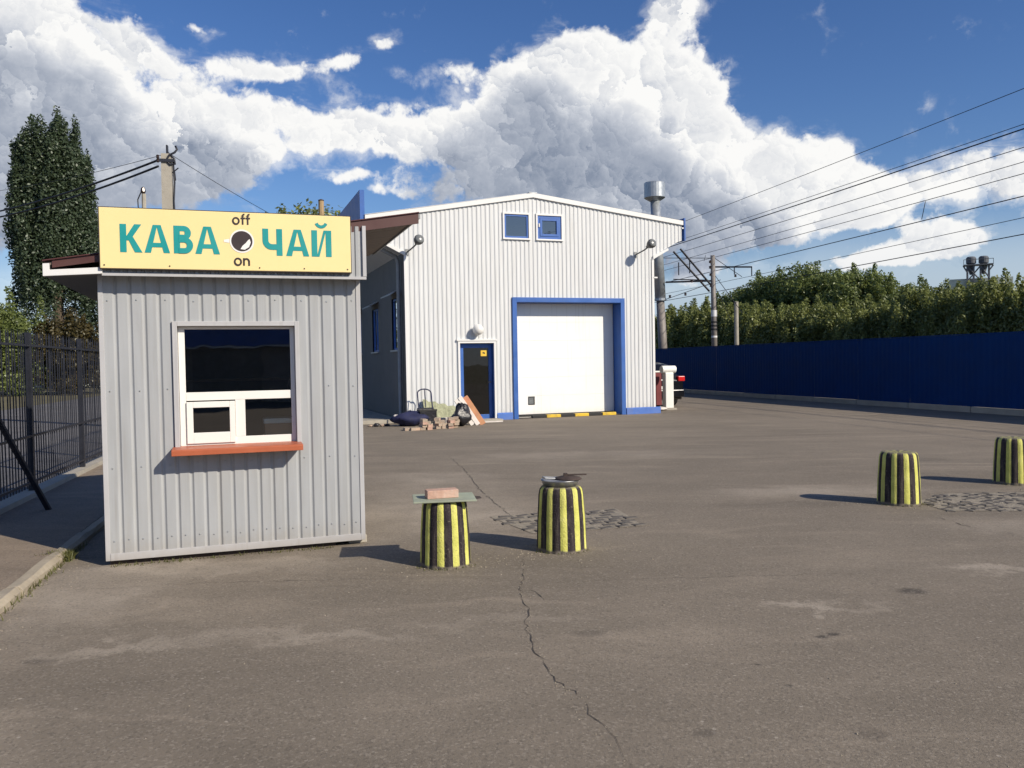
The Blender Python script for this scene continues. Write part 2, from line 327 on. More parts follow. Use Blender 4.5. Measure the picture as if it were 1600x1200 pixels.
STAINS = [(.42, 4.8, .11, .06, .42), (2.69, 5.57, .10, .07, .8), (1.83, 4.71, .035, .025, 1.), (1.75, 4.685, .04, .025, 1.), (1.31, 3.98, .02, .015, 1.), (1.27, 4.28, .02, .014, .8), (-2.64, 4.51, .08, .05, .5),
          (1.5, 3.46, .09, .06, .4), (.78, 3.5, .05, .04, .45), (6.3, 12.6, .5, .22, .35), (3.0, 9.0, .9, .3, .18), (-.5, 17., 1.6, .6, .2)]
DUST = [(1.68, 5.21, .22, .10, .8), (2.0, 5.27, .4, .07, .4), (-2.24, 4.72, .55, .12, .55), (-1.3, 4.85, .7, .12, .55), (-.1, 5.1, .55, .10, .5), (3.69, 6.11, .5, .12, .8), (3.6, 9.75, 1.3, .45, .55), (5.0, 7.6, 1.1, .4, .4),
        (1.2, 14., 2.2, .7, .35), (-1.2, 11.6, .9, .5, .4), (-.4, 8.6, .6, .9, .35), (-3.1, 5.9, .6, 1.0, .6), (-2.2, 6.6, 1.2, .25, .5), (-.9, 9.5, .9, 2.0, .45)]
ground_mat('asphalt', (.214, .181, .139), True, STAINS, DUST)
def splash(M, top, col):
    """mud splashed up from the ground"""
    nt = M.node_tree; t = NT(nt); b = nt.nodes['Principled BSDF']; old = b.inputs['Base Color'].links[0].from_socket
    tcn = t.n('ShaderNodeTexCoord'); sp = t.n('ShaderNodeSeparateXYZ'); nt.links.new(tcn.outputs['Object'], sp.inputs[0])
    n1 = t.noise(tcn.outputs['Object'], 9, 6, .7)
    f = t.math('MULTIPLY', t.maprange(t.math('MULTIPLY_ADD', n1.outputs[0], top*1.2, sp.outputs[2]), top*1.5, top*.4, 0, .75, True), t.maprange(n1.outputs[0], .35, .6, .5, 1))
    st = t.noise(t.vmath('MULTIPLY', tcn.outputs['Object'], (16, 16, .5)), 1.3, 5, .6)
    c = t.mix(t.maprange(st.outputs[0], .56, .78, 0, .30), old, tuple(x*.75 for x in col))
    nt.links.new(t.mix(f, c, col), b.inputs['Base Color'])
splash(MATS['kiosk_sheet'], .30, (.27, .23, .18)); splash(MATS['kiosk_trim'], .18, (.27, .23, .18)); splash(MATS['hall_sheet'], .5, (.40, .37, .31)); splash(MATS['door_white'], .35, (.5, .46, .4))
ground_mat('road_asphalt', (.15, .145, .145), False, warm=(.19, .18, .165))
ground_mat('sidewalk_mat', (.255, .205, .155), True, warm=(.34, .27, .20))
ground_mat('earth', (.14, .125, .07), False, warm=(.20, .17, .09))

def bollard_mat():
    M = bpy.data.materials.new('bollard_paint'); M.use_nodes = True; nt = M.node_tree; t = NT(nt)
    b = nt.nodes['Principled BSDF']; tcn = t.n('ShaderNodeTexCoord'); P = tcn.outputs['Object']
    wob = t.noise(P, 22, 4, .65)
    sp = t.n('ShaderNodeSeparateXYZ'); nt.links.new(P, sp.inputs[0])
    ang = t.math('ARCTAN2', sp.outputs[1], sp.outputs[0])
    a = t.math('MULTIPLY_ADD', t.math('SUBTRACT', wob.outputs[0], .5), .045, ang)
    s = t.math('SINE', t.math('MULTIPLY', a, 10.))
    f = t.maprange(s, .10, .22, 0, 1)
    big = t.noise(P, 7, 5, .6)
    yel = t.ramp(big.outputs[0], [(.3, (.50, .50, .10)), (.6, (.68, .67, .17)), (.8, (.66, .62, .26))])
    blk = t.ramp(big.outputs[0], [(.3, (.018, .014, .018)), (.75, (.045, .034, .036))])
    c = t.mix(f, blk, yel)
    chip = t.noise(P, 55, 4, .7)
    c = t.mix(t.maprange(chip.outputs[0], .60, .68, 0, .7), c, (.23, .20, .15))
    run = t.noise(t.vmath('MULTIPLY', P, (14, 14, 1.6)), 1.6, 4, .6)
    c = t.mix(t.maprange(run.outputs[0], .50, .74, 0, .5), c, (.19, .165, .12))
    low = t.maprange(t.math('MULTIPLY_ADD', t.math('SUBTRACT', big.outputs[0], .5), .07, sp.outputs[2]), .012, .03, 1, 0)
    c = t.mix(low, c, (.17, .145, .115))
    top = t.maprange(sp.outputs[2], .528, .545, 0, .85)
    c = t.mix(top, c, (.20, .18, .14))
    nt.links.new(c, b.inputs['Base Color']); b.inputs['Roughness'].default_value = .75; b.inputs['Specular IOR Level'].default_value = .3
    bp = t.n('ShaderNodeBump'); bp.inputs['Strength'].default_value = .7; bp.inputs['Distance'].default_value = .012
    vv = t.noise(P, 75, 3, .6); nt.links.new(t.math('ADD', vv.outputs[0], big.outputs[0]), bp.inputs['Height']); nt.links.new(bp.outputs[0], b.inputs['Normal'])
    MATS['bollard_paint'] = M
bollard_mat()

# ------------------------------------------------------------------ mesh helpers
class MB:
    def __init__(s): s.v = []; s.f = []
    def quad(s, *p):
        i = len(s.v); s.v += [tuple(q) for q in p]; s.f.append(tuple(range(i, i+len(p)))); return s
    def box(s, x0, x1, y0, y1, z0, z1, M=None):
        c = [(x0, y0, z0), (x1, y0, z0), (x1, y1, z0), (x0, y1, z0), (x0, y0, z1), (x1, y0, z1), (x1, y1, z1), (x0, y1, z1)]
        if M: c = [tuple(M @ Vector(p)) for p in c]
        i = len(s.v); s.v += c
        s.f += [tuple(i+k for k in q) for q in ((0, 3, 2, 1), (4, 5, 6, 7), (0, 1, 5, 4), (1, 2, 6, 5), (2, 3, 7, 6), (3, 0, 4, 7))]
        return s
    def prism(s, poly, axis, a, b):
        """polygon in two coordinates extruded along axis from a to b"""
        def P(p, t):
            return {'y': (p[0], t, p[1]), 'x': (t, p[0], p[1]), 'z': (p[0], p[1], t)}[axis]
        n = len(poly); i = len(s.v)
        s.v += [P(p, a) for p in poly] + [P(p, b) for p in poly]
        s.f.append(tuple(i+k for k in range(n))); s.f.append(tuple(i+n+k for k in reversed(range(n))))
        for k in range(n):
            k2 = (k+1) % n; s.f.append((i+k, i+n+k, i+n+k2, i+k2))
        return s
    def tube(s, pts, r, n=8, caps=True):
        pts = [Vector(p) for p in pts]; rs = r if isinstance(r, (list, tuple)) else [r]*len(pts)
        i0 = len(s.v); prev = None
        for k, p in enumerate(pts):
            d = (pts[min(k+1, len(pts)-1)]-pts[max(k-1, 0)]).normalized()
            if prev is None:
                a = d.orthogonal().normalized()
            else:
                a = (prev - d*prev.dot(d)); a = a.normalized() if a.length > 1e-6 else d.orthogonal().normalized()
            prev = a; bb = d.cross(a)
            for j in range(n):
                t = 2*math.pi*j/n; q = p + (a*math.cos(t)+bb*math.sin(t))*rs[k]; s.v.append(tuple(q))
        for k in range(len(pts)-1):
            for j in range(n):
                a = i0+k*n+j; b2 = i0+k*n+(j+1) % n
                s.f.append((a, b2, b2+n, a+n))
        if caps:
            s.f.append(tuple(i0+j for j in reversed(range(n)))); s.f.append(tuple(i0+(len(pts)-1)*n+j for j in range(n)))
        return s
    def lathe(s, prof, n=24, c=(0, 0, 0)):
        i0 = len(s.v)
        for (r, z) in prof:
            for j in range(n):
                t = 2*math.pi*j/n; s.v.append((c[0]+r*math.cos(t), c[1]+r*math.sin(t), c[2]+z))
        for k in range(len(prof)-1):
            for j in range(n):
                a = i0+k*n+j; b = i0+k*n+(j+1) % n; s.f.append((a, b, b+n, a+n))
        s.f.append(tuple(i0+j for j in reversed(range(n)))); s.f.append(tuple(i0+(len(prof)-1)*n+j for j in range(n)))
        return s
    def mesh(s, name, material, smooth=False, bevel=0):
        me = bpy.data.meshes.new(name); me.from_pydata(s.v, [], s.f); me.update()
        if material: me.materials.append(MATS[material])
        if smooth: me.polygons.foreach_set('use_smooth', [True]*len(me.polygons))
        return me
    def build(s, name, material, parent=None, smooth=False, bevel=0, loc=None, rot=None):
        o = bpy.data.objects.new(name, s.mesh(name, material, smooth)); COL.objects.link(o)
        if parent: o.parent = parent
        if loc: o.location = loc
        if rot: o.rotation_euler = rot
        if bevel:
            md = o.modifiers.new('bevel', 'BEVEL'); md.width = bevel; md.segments = 2; md.limit_method = 'ANGLE'
        return o

def tag(o, label, cat, group=None, kind=None):
    if label: o['label'] = label
    if cat: o['category'] = cat
    if group: o['group'] = group
    if kind: o['kind'] = kind
    return o
def structure(o, label=None):
    o['kind'] = 'structure'
    if label: o['label'] = label
    return o
def thing(name, label, cat, loc=(0, 0, 0), rz=0, group=None):
    o = bpy.data.objects.new(name, None); COL.objects.link(o); o.location = loc; o.rotation_euler = (0, 0, rz)
    o.empty_display_size = .2
    return tag(o, label, cat, group)
def inst(name, me, parent, loc=(0, 0, 0), rot=(0, 0, 0), sc=(1, 1, 1)):
    o = bpy.data.objects.new(name, me); COL.objects.link(o); o.parent = parent
    o.location = loc; o.rotation_euler = rot; o.scale = sc; return o

def corrugated(x0, x1, pitch, depth, kind, zbot, ztop, holes=(), y=0.):
    """sheet in the local xz plane facing -y, ribs vertical; holes are (x0,x1,z0,z1)"""
    pts = []
    x = x0
    if kind == 'groove':   # wide flats, narrow grooves going in
        prof = [(0, 0), (.64, 0), (.78, 1), (.86, 1)]
    else:                  # even trapezoid
        prof = [(0, 0), (.36, 0), (.5, 1), (.86, 1)]
    while x < x1:
        for (fx, fy) in prof:
            px = x+fx*pitch
            if px < x1: pts.append((px, y+fy*depth))
        x += pitch
    pts.append((x1, y))
    cuts = sorted({c for h in holes for c in h[:2]} | {c for c in getattr(ztop, 'brk', ())} | {c for c in getattr(zbot, 'brk', ())})
    for c in cuts:
        for k in range(len(pts)-1):
            if pts[k][0]+1e-6 < c < pts[k+1][0]-1e-6:
                f = (c-pts[k][0])/(pts[k+1][0]-pts[k][0]); pts.insert(k+1, (c, pts[k][1]+f*(pts[k+1][1]-pts[k][1]))); break
    mb = MB()
    for (xa, ya), (xb, yb) in zip(pts[:-1], pts[1:]):
        if xb-xa < 1e-7: continue
        xm = (xa+xb)/2
        hs = sorted((h[2], h[3]) for h in holes if h[0] < xm < h[1])
        lo_a, lo_b = zbot(xa), zbot(xb)
        for (h0, h1) in hs + [(None, None)]:
            hi_a, hi_b = (ztop(xa), ztop(xb)) if h0 is None else (h0, h0)
            if (hi_a+hi_b) > (lo_a+lo_b)+1e-5: mb.quad((xa, ya, lo_a), (xb, yb, lo_b), (xb, yb, hi_b), (xa, ya, hi_a))
            if h1 is not None: lo_a = lo_b = h1
    return mb
class PL:
    """piecewise linear function with break points"""
    def __init__(s, *p): s.p = p; s.brk = [q[0] for q in p[1:-1]]
    def __call__(s, x):
        return float(np.interp(x, [q[0] for q in s.p], [q[1] for q in s.p]))

# ------------------------------------------------------------------ ground
FA = R(14.3); FD = Vector((-math.sin(FA), math.cos(FA), 0)); FN = Vector((FD.y, -FD.x, 0))   # direction of both fences
def fp(p, s, z=0.): v = FN*p+FD*s; return (v.x, v.y, z)
mb = MB(); mb.quad((-900, -400, -.06), (900, -400, -.06), (900, 1500, -.06), (-900, 1500, -.06))
structure(mb.build('ground', 'earth'))

PK, PF, PB = -1.98, -3.28, 17.82          # kerb line, railing line, blue fence line (offsets across the yard)
lot = MB(); lot.quad(fp(PK, -30), fp(19.4, -30), fp(19.4, 75), fp(PK, 75))
lot_o = structure(lot.build('asphalt_yard', 'asphalt'))
sw = MB(); sw.quad(fp(PF-.22, -25, .05), fp(PK-.10, -25, .05), fp(PK-.10, 60, .05), fp(PF-.22, 60, .05))
sw.quad(fp(PF-.22, 60, .05), fp(PF-.22, 60, -.06), fp(PF-.22, -25, -.06), fp(PF-.22, -25, .05))
structure(sw.build('pavement', 'sidewalk_mat'))
rd = MB(); rd.quad(fp(-12.2, -30, -.05), fp(PF-.25, -30, -.05), fp(PF-.25, 160, -.05), fp(-12.2, 160, -.05))
structure(rd.build('road', 'road_asphalt'))
kerb = structure(thing('kerb', None, None))

def rough_box(lx, ly, lz, j=.006, seg=3):
    """block along y, ends and edges slightly uneven, top edges bevelled"""
    mb = MB(); n = seg+1
    prof = [(-lx/2, 0), (-lx/2, lz*.8), (-lx/2+lz*.18, lz), (lx/2-lz*.18, lz), (lx/2, lz*.8), (lx/2, 0)]
    for k in range(n):
        y = -ly/2+ly*k/seg
        for (x, z) in prof: mb.v.append((x+random.uniform(-j, j), y, z+(random.uniform(-j, j) if z > 0 else 0)))
    for k in range(seg):
        for q in range(5): a = k*6+q; mb.f.append((a+6, a+7, a+1, a))
    mb.f.append((0, 1, 2, 3, 4, 5)); e = seg*6; mb.f.append((e+5, e+4, e+3, e+2, e+1, e))
    return mb
kms = [rough_box(.13, .985, .15, .007).mesh('kerb_stone', 'kerbstone') for _ in range(4)]
for k in range(34):
    v = fp(PK-.045, -6+k*1.0, -.085+random.uniform(-.006, .006))
    inst('kerb_stone', kms[k % 4], kerb, v, (0, 0, FA+random.uniform(-.008, .008)))
# cracks in the asphalt
def crack(pts, w):
    P = [Vector((x, y, 0)) for x, y in pts]; fine = []
    for a, b in zip(P[:-1], P[1:]):
        n = max(2, int((b-a).length/.05)); t = (b-a).normalized(); o = Vector((-t.y, t.x, 0))
        for k in range(n): fine.append(a.lerp(b, k/n)+o*random.gauss(0, .010))
    fine.append(P[-1]); mb = MB(); L = len(fine)
    for k, p in enumerate(fine):
        d = (fine[min(k+1, L-1)]-fine[max(k-1, 0)]).normalized(); o = Vector((-d.y, d.x, 0))
        ww = w*max(.12, random.uniform(.15, 1.15))*(.4+.6*math.sin(math.pi*min(1, (k+1)/L*1.0)))
        mb.v += [tuple(p+o*ww/2+Vector((0, 0, .003))), tuple(p-o*ww/2+Vector((0, 0, .003)))]
    skip = 0
    for k in range(L-1):
        if skip: skip -= 1; continue
        if random.random() < .05: skip = random.randint(1, 3)
        mb.f.append((2*k, 2*k+1, 2*k+3, 2*k+2))
    return mb.build('crack', 'crack', lot_o)
crack([(.08, 6.78), (.05, 6.13), (.04, 5.55), (.08, 5.26), (.06, 5.), (.09, 4.6), (.16, 4.3), (.2, 4.09), (.28, 3.96), (.34, 3.7), (.4, 3.51), (.42, 3.28), (.45, 3.1)], .0075)
crack([(-1.13, 14.25), (-.79, 12.64), (-.56, 11.24), (-.43, 10.37), (-.23, 9.4), (-.02, 8.5)], .014)
crack([(.11, 5.75), (.17, 5.6), (.19, 5.5)], .008)
crack([(.2, 5.95), (.9, 5.98), (1.8, 6.02), (2.6, 6.03)], .006)
crack([(4.15, 8.1), (4.2, 7.7), (4.25, 7.5)], .010)
crack([(4.35, 7.35), (4.7, 6.9), (5.0, 6.5), (5.3, 6.25)], .010)
crack([(-3.2, 5.95), (-2.2, 6.1), (-1.2, 6.12), (-.7, 6.1)], .006)

# cobbled patches showing through the asphalt
def in_poly(x, y, P):
    c = False
    for i in range(len(P)):
        (x1, y1), (x2, y2) = P[i], P[i-1]
        if (y1 > y) != (y2 > y) and x < (x2-x1)*(y-y1)/(y2-y1)+x1: c = not c
    return c
def cobble_mesh(sx, sy):
    mb = MB(); b = .012; j = lambda: random.uniform(-.006, .006)
    z = [(-.02, 0), (.003, 0), (.008, b), ]
    for zz, ins in z:
        for (ax, ay) in ((-1, -1), (1, -1), (1, 1), (-1, 1)):
            mb.v.append((ax*(sx/2-ins)+j(), ay*(sy/2-ins)+j(), zz+j()*.4))
    for k in range(2):
        for q in range(4): a = k*4+q; b2 = k*4+(q+1) % 4; mb.f.append((a, b2, b2+4, a+4))
    mb.f.append((8, 9, 10, 11)); return mb.mesh('cobble', 'cobble')
def cobbles(poly, ang, sx, sy, label, keep=1., jit=.1):
    root = structure(thing('cobbled_patch', label, None)); 
    if 'category' in root: del root['category']
    base = MB(); base.quad(*[(x, y, .004) for x, y in poly]); base.build('joint_bed', 'joint', root)
    ms = [cobble_mesh(sx*.87, sy*.85) for _ in range(4)]
    cx = sum(p[0] for p in poly)/len(poly); cy = sum(p[1] for p in poly)/len(poly)
    ca, sa = math.cos(ang), math.sin(ang); n = 0
    for j in range(-12, 13):
        for i in range(-14, 15):
            lx = (i+(.5 if j % 2 else 0))*sx; ly = j*sy
            x, y = cx+lx*ca-ly*sa, cy+lx*sa+ly*ca
            if in_poly(x, y, poly) and random.random() < keep:
                inst('cobble', random.choice(ms), root, (x, y, .002+random.uniform(-.003, .004)), (random.gauss(0, .02), random.gauss(0, .02), ang+random.gauss(0, jit)), (random.uniform(.85, 1.02), random.uniform(.85, 1.02), 1))
cobbles([(-.26, 8.51), (.17, 7.64), (.62, 7.72), (1.24, 7.91), (1.11, 8.82), (.5, 8.72)], R(19), .175, .115, 'cobblestones showing through the asphalt behind the bollard with the metal pan', .94)
cobbles([(4.38, 8.95), (4.42, 8.4), (5.2, 8.32), (6.3, 8.7), (6.6, 9.3), (5.85, 9.45), (4.97, 9.45)], R(30), .12, .10, 'broken dark cobbled patch between the two right bollards', .72, .5)

# ------------------------------------------------------------------ coffee kiosk
KA = R(18.6)
K = thing('coffee_kiosk', 'grey corrugated metal coffee kiosk with a sliding serving window', 'kiosk', (-3.313, 6.661, 0), KA)
KW, KD, KB = 2.085, 2.15, .042
rz = lambda x: 2.445+(x+.36)*.1655       # top of the lean-to roof, rising to the right
WX0, WX1, WZ0, WZ1 = .575, 1.525, .93, 1.945      # opening
front = corrugated(.028, KW-.03, .1085, .0125, 'groove', lambda x: KB+.055, lambda x: 2.40, [(WX0, WX1, WZ0, WZ1)])
front.build('front_cladding', 'kiosk_sheet', K)
sd = MB()
sd.quad((0.006, 0.02, KB), (0.006, KD, KB), (0.006, KD, rz(0)-.05), (0.006, .02, rz(0)-.05))
sd.quad((KW-.006, .02, KB), (KW-.006, .02, rz(KW)-.05), (KW-.006, KD, rz(KW)-.05), (KW-.006, KD, KB))
sd.quad((0.006, KD, KB), (KW-.006, KD, KB), (KW-.006, KD, rz(KW)-.05), (0.006, KD, rz(0)-.05))
sd.quad((0.02, .02, 2.39), (KW-.02, .02, 2.39), (KW-.02, .02, rz(KW)-.05), (.02, .02, rz(0)-.05))
sd.build('side_wall', 'kiosk_sheet', K)
ins = MB(); e = .05
ins.quad((e, .10, .06), (KW-e, .10, .06), (KW-e, KD-e, .06), (e, KD-e, .06)); ins.quad((e, KD-e, .06), (KW-e, KD-e, .06), (KW-e, KD-e, 2.38), (e, KD-e, 2.38))
ins.quad((e, .1, .06), (e, KD-e, .06), (e, KD-e, 2.38), (e, .1, 2.38)); ins.quad((KW-e, .1, .06), (KW-e, .1, 2.38), (KW-e, KD-e, 2.38), (KW-e, KD-e, .06))
ins.quad((e, .1, 2.38), (e, KD-e, 2.38), (KW-e, KD-e, 2.38), (KW-e, .1, 2.38))
for (a, b, c, d) in ((e, WX0, .06, 2.38), (WX1, KW-e, .06, 2.38), (WX0, WX1, .06, WZ0), (WX0, WX1, WZ1, 2.38)):
    ins.quad((a, .1, c), (a, .1, d), (b, .1, d), (b, .1, c))
ins.build('inner_lining', 'dark_interior', K)
tr = MB(); tr.box(-.006, .03, -.008, .05, KB, 2.40); tr.build('corner_trim', 'kiosk_trim', K, bevel=.002)
tr = MB(); tr.box(KW-.032, KW+.006, -.008, .05, KB, 2.40); tr.build('corner_trim', 'kiosk_trim', K, bevel=.002)
tr = MB(); tr.box(.031, KW-.033, -.012, .03, KB, KB+.058); tr.build('base_rail', 'kiosk_trim', K, bevel=.002)
sk = MB(); sk.box(.02, KW-.25, .04, KD-.05, .0, .06); sk.build('base_frame', 'rust', K)
pb = MB(); pb.box(KW-.13, KW+.03, .03, .22, .0, .07, Matrix.Rotation(.02, 4, 'Z')); pb.build('support_block', 'concrete', K, bevel=.006)
scm = MB().lathe([(.0065, 0), (.0065, .003), (.004, .006), (.001, .006)], 8).mesh('screw', 'galv')
for zz in (.20, .80, 1.42, 2.16):
    k = 0
    while .028+(k+.32)*.1085 < KW-.03:
        xx = .028+(k+.32)*.1085; k += 2 if zz != .20 else 1
        if not (WX0-.06 < xx < WX1+.06 and WZ0-.1 < zz < WZ1+.1): inst('screw', scm, K, (xx+random.uniform(-.004, .004), -.0005, zz+random.uniform(-.008, .008)), (math.pi/2, 0, 0))
# header behind the sign
hd = corrugated(.055, KW+.035, .062, .010, 'even', lambda x: 2.362, lambda x: 2.795, y=-.155); hd.build('header_cladding', 'kiosk_sheet', K)
hb = MB(); hb.box(.057, KW+.033, -.142, -.002, 2.352, 2.79); hb.build('header_box', 'kiosk_sheet', K)
ht = MB(); ht.box(.05, KW+.04, -.165, -.14, 2.338, 2.362); ht.build('header_edge', 'kiosk_trim', K)
ht = MB(); ht.box(KW+.012, KW+.042, -.168, -.10, 2.364, 2.80); ht.build('header_corner', 'kiosk_trim', K)
# roof
RX0, RX1, RY0, RY1 = -.36, 2.60, -.13, 2.42
def slope_box(x0, x1, y0, y1, top, th):
    mb = MB(); v = [(x0, rz(x0)+top), (x1, rz(x1)+top), (x1, rz(x1)+top-th), (x0, rz(x0)+top-th)]
    return mb.prism(v, 'y', y0, y1)
rs = MB(); nr = 20
for k in range(nr):      # ribbed sheet, ribs running along the slope
    y0 = RY0-.03+(RY1-RY0+.06)*k/nr; dy = (RY1-RY0+.06)/nr
    for (ya, yb, ha, hb2) in ((0, .5, 0, 0), (.5, .6, 0, .02), (.6, .9, .02, .02), (.9, 1., .02, 0)):
        rs.quad((RX0-.02, y0+ya*dy, rz(RX0-.02)+ha), (RX1+.02, y0+ya*dy, rz(RX1+.02)+ha), (RX1+.02, y0+yb*dy, rz(RX1+.02)+hb2), (RX0-.02, y0+yb*dy, rz(RX0-.02)+hb2))
rf = rs.build('roof', 'brown_metal', K)
slope_box(RX0, RX1, RY0, RY1, -.012, .022).build('roof_deck', 'soffit_brown', rf)
n = 16
for k in range(n):
    w = (RY1-RY0-.08)/n; y0 = RY0+.05+k*w
    slope_box(KW+.01, RX1-.04, y0+.004, y0+w-.004, -.036, .012).build('soffit_board', 'soffit_brown', rf)
slope_box(.10, RX1, RY0-.016, RY0, .0, .092).build('fascia', 'brown_metal', rf)
slope_box(RX1, RX1+.016, RY0-.016, RY1, .0, .05).build('edge_trim', 'grey_paint', rf)
slope_box(RX0+.06, .10, RY0-.014, RY0, .0, .06).build('fascia', 'brown_metal', rf)
wf = MB(); wf.prism([(RX0, 2.325), (.055, 2.352), (.055, 2.402), (RX0+.045, 2.375), (RX0+.045, 2.425), (RX0, 2.422)], 'y', RY0-.05, RY0-.017)
wf.build('white_fascia', 'white_trim', rf, bevel=.002)
sf = MB(); sf.prism([(RX0, 2.33), (0, 2.355), (0, 2.40), (RX0, 2.375)], 'y', RY0-.016, RY1); sf.build('soffit', 'soffit_shade', rf)

# serving window
wn = MB(); y0, y1 = -.022, .085     # outer casing
wn.box(WX0-.035, WX0+.004, y0, y1, WZ0, WZ1+.04); wn.box(WX1-.004, WX1+.032, y0, y1, WZ0, WZ1+.04); wn.box(WX0+.004, WX1-.004, y0, y1, WZ1, WZ1+.04)
win = wn.build('window', 'kiosk_trim', K, bevel=.003)
fy0, fy1 = .045, .085
fx0, fx1, fz0, fz1 = WX0+.006, WX1-.006, WZ0+.002, WZ1-.002
fr = MB(); fr.box(fx0, fx0+.05, fy0, fy1, fz0, fz1); fr.box(fx1-.035, fx1, fy0, fy1, fz0, fz1)
fr.box(fx0+.05, fx1-.035, fy0, fy1, fz1-.022, fz1); fr.box(fx0+.05, fx1-.035, fy0, fy1, fz0, fz0+.075)
fr.box(fx0+.05, fx1-.035, fy0-.002, fy1-.002, 1.322, 1.392); fr.box(1.02, 1.10, fy0-.001, fy1-.003, fz0+.075, 1.322)
fr.build('window_frame', 'white_plastic', win, bevel=.003)
sx0, sx1, sz0, sz1 = fx0+.052, 1.018, fz0+.03, 1.312
sh = MB(); a = .05
sh.box(sx0, sx0+a, fy0-.018, fy0+.012, sz0, sz1); sh.box(sx1-a+.005, sx1, fy0-.018, fy0+.012, sz0, sz1)
sh.box(sx0+a, sx1-a+.005, fy0-.018, fy0+.012, sz1-a, sz1); sh.box(sx0+a, sx1-a+.005, fy0-.018, fy0+.012, sz0, sz0+.09)
sh.build('sliding_sash', 'white_plastic', win, bevel=.003)
def pane(x0, x1, z0, z1, y, m='glass', parent=None, nm='pane'):
    p = MB(); p.quad((x0, y, z0), (x1, y, z0), (x1, y, z1), (x0, y, z1)); return p.build(nm, m, parent)
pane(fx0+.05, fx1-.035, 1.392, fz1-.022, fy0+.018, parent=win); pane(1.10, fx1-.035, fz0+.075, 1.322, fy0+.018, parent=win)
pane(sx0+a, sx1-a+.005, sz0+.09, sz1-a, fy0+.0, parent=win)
sl = MB(); sl.prism([(-.215, .888), (-.215, .93), (-.20, .938), (.04, .946), (.04, .90)], 'x', .522, 1.555); sl.build('counter_shelf', 'terracotta', K, bevel=.003)
# things inside the kiosk
o = thing('cardboard_box', 'tan box with a white lid inside the kiosk window', 'box', tuple(K.matrix_basis @ Vector((1.40, .20, .93))), KA)
b_ = MB(); b_.box(-.14, .12, -.08, .14, .0, .17); b_.build('carton', 'cardboard', o, bevel=.004)
b_ = MB(); b_.box(-.15, .13, -.09, .15, .171, .215); b_.build('lid', 'white_plastic', o, bevel=.006)
o = thing('inner_counter', 'dark counter behind the serving window of the kiosk', 'counter', tuple(K.matrix_basis @ Vector((1.04, .33, .06))), KA)
b_ = MB(); b_.box(-.95, .95, -.20, .20, .83, .868); b_.build('worktop', 'wood_inside', o, bevel=.004)
b_ = MB(); b_.box(-.93, .93, -.17, .18, .0, .828); b_.build('cabinet', 'dark_interior', o)
o = thing('wall_shelf', 'shelf on the back wall inside the kiosk', 'shelf', tuple(K.matrix_basis @ Vector((1.0, KD-.25, 1.45))), KA)
b_ = MB(); b_.box(-.7, .7, 0, .18, 0, .025); b_.build('shelf_board', 'wood_inside', o)
b_ = MB(); b_.box(-.6, -.58, .02, .18, -.15, -.002); b_.build('bracket', 'black_metal', o); b_ = MB(); b_.box(.58, .6, .02, .18, -.15, -.002); b_.build('bracket', 'black_metal', o)

# ------------------------------------------------------------------ sign on the kiosk
SG = thing('shop_sign', 'yellow signboard with teal lettering above the kiosk window', 'sign', (-3.313, 6.661, 0), KA)
SX0, SX1, SZ0, SZ1, SY = .045, 1.99, 2.392, 2.868, -.205
sb = MB(); sb.box(SX0, SX1, SY, -.168, SZ0, SZ1); sb.build('board', 'sign_yellow', SG, bevel=.004)
sb = MB()
sb.box(SX0-.006, SX0, SY+.004, -.164, SZ0-.006, SZ1+.006); sb.box(SX1, SX1+.006, SY+.004, -.164, SZ0-.006, SZ1+.006)
sb.box(SX0, SX1, SY+.004, -.164, SZ0-.006, SZ0); sb.box(SX0, SX1, SY+.004, -.164, SZ1, SZ1+.006)
sb.build('edge_frame', 'sign_dark', SG)
for xx in (SX0+.03, .55, 1.24, 1.6, SX1-.03):
    sb = MB(); sb.tube([(xx, SY-.004, SZ0+.025), (xx, SY+.002, SZ0+.025)], .006, 8); sb.build('screw', 'rust', SG)
FY = SY-.0025
def lay(mb, pts, d=0.):   # polygon on the sign face
    dd = d+.00012*len(mb.f); mb.quad(*[(x, FY-dd, z) for x, z in pts])
def stroke(mb, pts, w, d=0.):
    P = [Vector((x, z)) for x, z in pts]; L = []; Rr = []
    for k, p in enumerate(P):
        t1 = (P[k]-P[k-1]).normalized() if k else (P[1]-P[0]).normalized()
        t2 = (P[k+1]-P[k]).normalized() if k < len(P)-1 else t1
        t = (t1+t2).normalized(); n = Vector((-t.y, t.x)); sc = 1/max(.4, t.dot(t1))
        L.append(p+n*w/2*sc); Rr.append(p-n*w/2*sc)
    for k in range(len(P)-1): lay(mb, [Rr[k], Rr[k+1], L[k+1], L[k]], d)
def arc(cx, cz, rx, rzz, a0, a1, n=12):
    return [(cx+rx*math.cos(R(a0+(a1-a0)*k/n)), cz+rzz*math.sin(R(a0+(a1-a0)*k/n))) for k in range(n+1)]
LZ, LH = 2.520, .222
